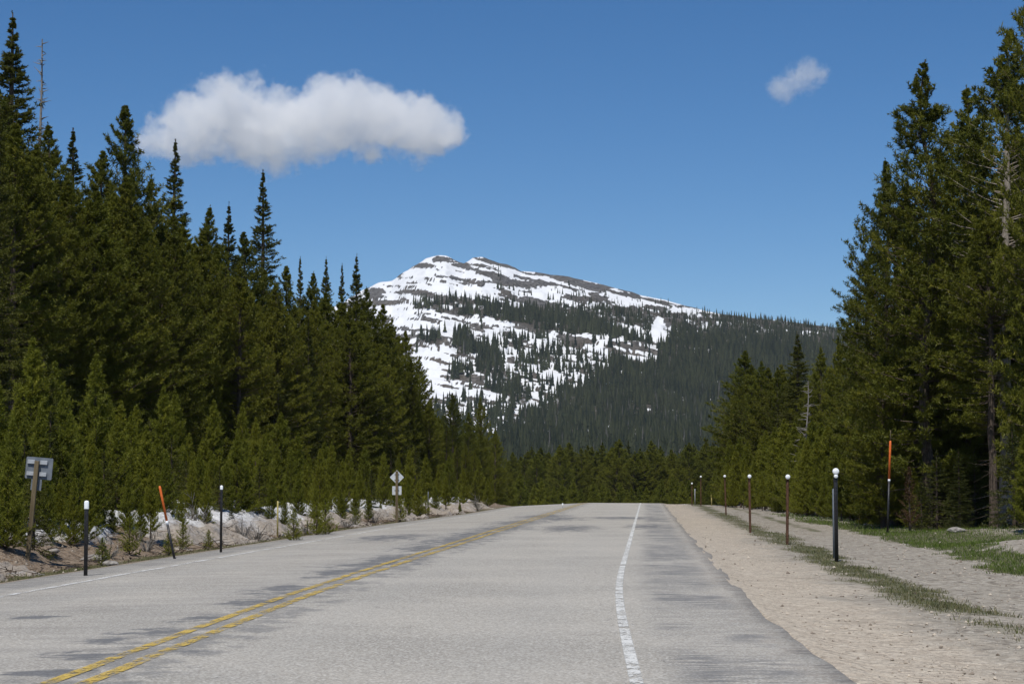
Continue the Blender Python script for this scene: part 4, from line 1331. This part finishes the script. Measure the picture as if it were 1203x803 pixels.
def build_far_woods():
    # candidate stems on the slope, thinned by the density of the wood
    n = 60000
    px = np.concatenate([RNG.uniform(400, 1040, n), RNG.uniform(-500, 400, 4000), RNG.uniform(1040, 1700, 4000)])
    v = np.concatenate([RNG.random(n) ** .85, RNG.random(8000)]) * .995
    X, Y, Z, rp, py = mtn_point(px, v)
    qx, qy = proj(X, Y, Z)
    D = wood_density(qx, qy)
    D = D * np.where(D > .9, np.where(qx > 600, .36, .34), .27) * (.55 + .9 * fbm(qx / 9., qy / 5., 99, 3))
    D = np.where((qx > 640) & (D < .01) & (v > .55) & (v < .9), .009, np.maximum(D, np.where(v > .72, .0012, .004)))
    D = D * (1 - .55 * sst(.80, .92, v) * (qx < 840))
    keep = RNG.random(len(px)) < D
    X, Y, Z, v = X[keep], Y[keep], Z[keep], v[keep]
    # flat valley wood between the far row and the slope
    m = 7000
    Yv = RNG.uniform(420, 1620, m); Xv = np.where(np.arange(m) < 5200, RNG.uniform(-.08, .24, m), RNG.uniform(-.42, .48, m)) * Yv
    Zv = np.interp(Yv, [420, 800, 1150, 1500, 1620], [-12, -9, 3, 25, 32])
    X, Y, Z = np.concatenate([X, Xv]), np.concatenate([Y, Yv]), np.concatenate([Z, Zv])
    hs = .92 - .48 * sst(.66, .95, np.concatenate([v, np.zeros(m)]))
    N = len(X)
    H = (8.0 + 12.5 * RNG.random(N) ** 1.2) * hs * (1 + .25 * sst(150, 300, X))
    dead = RNG.random(N) < .05 * sst(2350, 2000, Y)
    R = H * (.115 + .06 * RNG.random(N)) * np.where(dead, .45, 1)
    tiers, seg = 4, 6
    Vs, Fs = [], []
    per = tiers * (seg + 1)
    for k in range(tiers):
        z0 = H * (.06 + .22 * k)
        z1 = H * np.minimum(1.0, .42 + .22 * k) if k < tiers - 1 else H
        r = R * (1 - .22 * k)
        a = RNG.random(N)[:, None] * 6.28 + np.arange(seg) * 2 * np.pi / seg
        rr = r[:, None] * (.65 + .6 * RNG.random((N, seg)))
        zz = z0[:, None] - H[:, None] * .05 * RNG.random((N, seg))
        ring = np.stack([X[:, None] + rr * np.cos(a), Y[:, None] + rr * np.sin(a), Z[:, None] + zz], -1)
        apex = np.stack([X, Y, Z + z1], -1)[:, None]
        Vs.append(np.concatenate([ring, apex], 1))
    V = np.concatenate(Vs, 1)
    f = np.array([(k * (seg + 1) + s, k * (seg + 1) + (s + 1) % seg, k * (seg + 1) + seg) for k in range(tiers) for s in range(seg)])
    Fc = (f[None] + per * np.arange(N)[:, None, None]).reshape(-1, 3)
    me = new_mesh('forest', V.reshape(-1, 3), Fc, False, {'tone': np.repeat(RNG.random(N), per), 'dry': np.repeat(dead.astype(float), per)})
    M = Mat('far_conifers')
    t = M.attr('tone').outputs['Fac']
    c = M.mix(M.math('MULTIPLY_ADD', t, .75, M.math('MULTIPLY', M.ss(.35, .65, M.noise(M.pos(), .012, 4, .6)), .25)), (.010, .017, .011), (.056, .064, .032))
    c = M.mix(M.attr('dry').outputs['Fac'], c, (.11, .105, .10))
    M.principled(c, .95, .05)
    obj('forest', me, M.m, kind='stuff', label='dark conifer woods covering the mountain slope')
build_mountain()
build_far_woods()

def litter():
    n = 2600
    Y = RNG.uniform(24, 105, n) ** 1.0
    d = .35 + 4.2 * RNG.random(n) ** 1.3
    T = EL - d
    X = xc(Y) + T
    Z = land_z(Y, T)
    l = .08 + .45 * RNG.random(n) ** 2.5
    a = RNG.random(n) * 6.28
    D = np.stack([np.cos(a), np.sin(a), RNG.normal(.12, .22, n)], 1)
    q = np.linspace(0, 1, 3)
    O = np.stack([X, Y, Z + .05 + .16 * sst(1.2, 2.5, d) * RNG.random(n)], 1)
    V, Fq = tubes(np.stack([O + D * (l * k)[:, None] + RNG.normal(0, .03, (n, 3)) * k for k in q], 1), (.004 + .012 * RNG.random(n) ** 2)[:, None] * (1.2 - q)[None], 3)
    obj('twigs', new_mesh('twigs', V, Fq, False), M_BARK, None, kind='stuff', label='fallen twigs and sticks on the left bank')
litter()

# ------------------------------------------------------------------ clouds
def cloud(name, label, puffs, Y, density, depth, nscale, thr, soft):
    """puffs: (px, py, half width px, half height px); a volume shaped by those puffs and by noise"""
    cx_ = sum(p[0] for p in puffs) / len(puffs); cy_ = sum(p[1] for p in puffs) / len(puffs)
    ox, oy, oz = at(cx_, cy_, Y)
    u = Y / F
    bm = bmesh.new()
    E = []
    for k, (px, py, a, b) in enumerate(puffs):
        a, b = a * 1.16, b * 1.16
        x, y, z = at(px, py, Y)
        dy = depth * random.uniform(-.12, .12)
        E.append(((x - ox), dy, (z - oz), a * u, depth * min(1, (b / puffs[0][3])), b * u))
        r = bmesh.ops.create_icosphere(bm, subdivisions=3, radius=1.0)
        bmesh.ops.scale(bm, vec=(a * u, E[-1][4], b * u), verts=r['verts'])
        bmesh.ops.translate(bm, vec=(E[-1][0], dy, E[-1][2]), verts=r['verts'])
    o = obj(name, bm_mesh(name, bm), None, None, (ox, oy, oz), label=label, category='cloud')
    md = o.modifiers.new('remesh', 'REMESH'); md.mode = 'VOXEL'; md.voxel_size = 4.0 * u if len(puffs) > 4 else 1.6 * u
    M = Mat(name)
    co = M.obco()
    f = None
    for ex, ey, ez, ra, rb, rc in E:
        s = M.n('ShaderNodeVectorMath', operation='SUBTRACT'); M.put(s.inputs[0], co); s.inputs[1].default_value = (ex, ey, ez)
        q = M.scalev(s.outputs[0], (1 / ra, 1 / rb, 1 / rc))
        l = M.n('ShaderNodeVectorMath', operation='LENGTH'); M.put(l.inputs[0], q)
        g = M.math('SUBTRACT', 1.0, l.outputs['Value'], clamp=True)
        f = g if f is None else M.math('MAXIMUM', f, g)
    nz = M.math('ADD', M.math('MULTIPLY', M.noise(co, nscale, 6, .62), .68), M.math('MULTIPLY', M.noise(co, nscale * 3.3, 6, .66), .32))
    d = M.ss(thr, thr + soft, M.math('ADD', f, M.math('MULTIPLY', M.math('SUBTRACT', nz, .5), 2.6)))
    d = M.math('MULTIPLY', d, M.ss(0.0, .05, f))
    pv = M.n('ShaderNodeVolumePrincipled')
    pv.inputs['Color'].default_value = (.97, .975, .98, 1)
    pv.inputs['Anisotropy'].default_value = .1
    M.put(pv.inputs['Density'], M.math('MULTIPLY', d, density))
    M.nt.links.new(pv.outputs[0], M.out.inputs['Volume'])
    o.data.materials.append(M.m)
cloud('cloud', 'long white puffy cloud above the left forest',
      [(300, 145, 90, 62), (270, 130, 50, 50), (230, 150, 62, 46), (360, 150, 80, 50), (400, 122, 62, 50), (440, 140, 76, 50), (500, 152, 62, 44), (345, 163, 120, 30), (200, 166, 48, 28), (470, 160, 84, 26), (265, 172, 100, 26)],
      3600, .026, 110, .014, .28, .20)
cloud('cloud', 'small wispy cloud high on the right', [(935, 95, 36, 22), (950, 84, 26, 22), (918, 104, 24, 20)], 3600, .022, 30, .03, .20, .6)

# ------------------------------------------------------------------ air
def haze():
    x0, x1, y0, y1, z0, z1 = -5200, 5200, -60, 9600, -16.5, 352
    bm = bmesh.new()
    bmesh.ops.create_cube(bm, size=1)
    bmesh.ops.scale(bm, vec=(x1 - x0, y1 - y0, z1 - z0), verts=bm.verts)
    bmesh.ops.translate(bm, vec=((x0 + x1) / 2, (y0 + y1) / 2, (z0 + z1) / 2), verts=bm.verts)
    o = obj('haze', bm_mesh('haze', bm), None, None, kind='stuff', label='thin blue mountain air')
    M = Mat('haze')
    pv = M.n('ShaderNodeVolumePrincipled')
    pv.inputs['Color'].default_value = (.80, .88, 1.0, 1)
    pv.inputs['Density'].default_value = 0.00003
    pv.inputs['Anisotropy'].default_value = 0.0
    M.nt.links.new(pv.outputs[0], M.out.inputs['Volume'])
    o.data.materials.append(M.m)
haze()
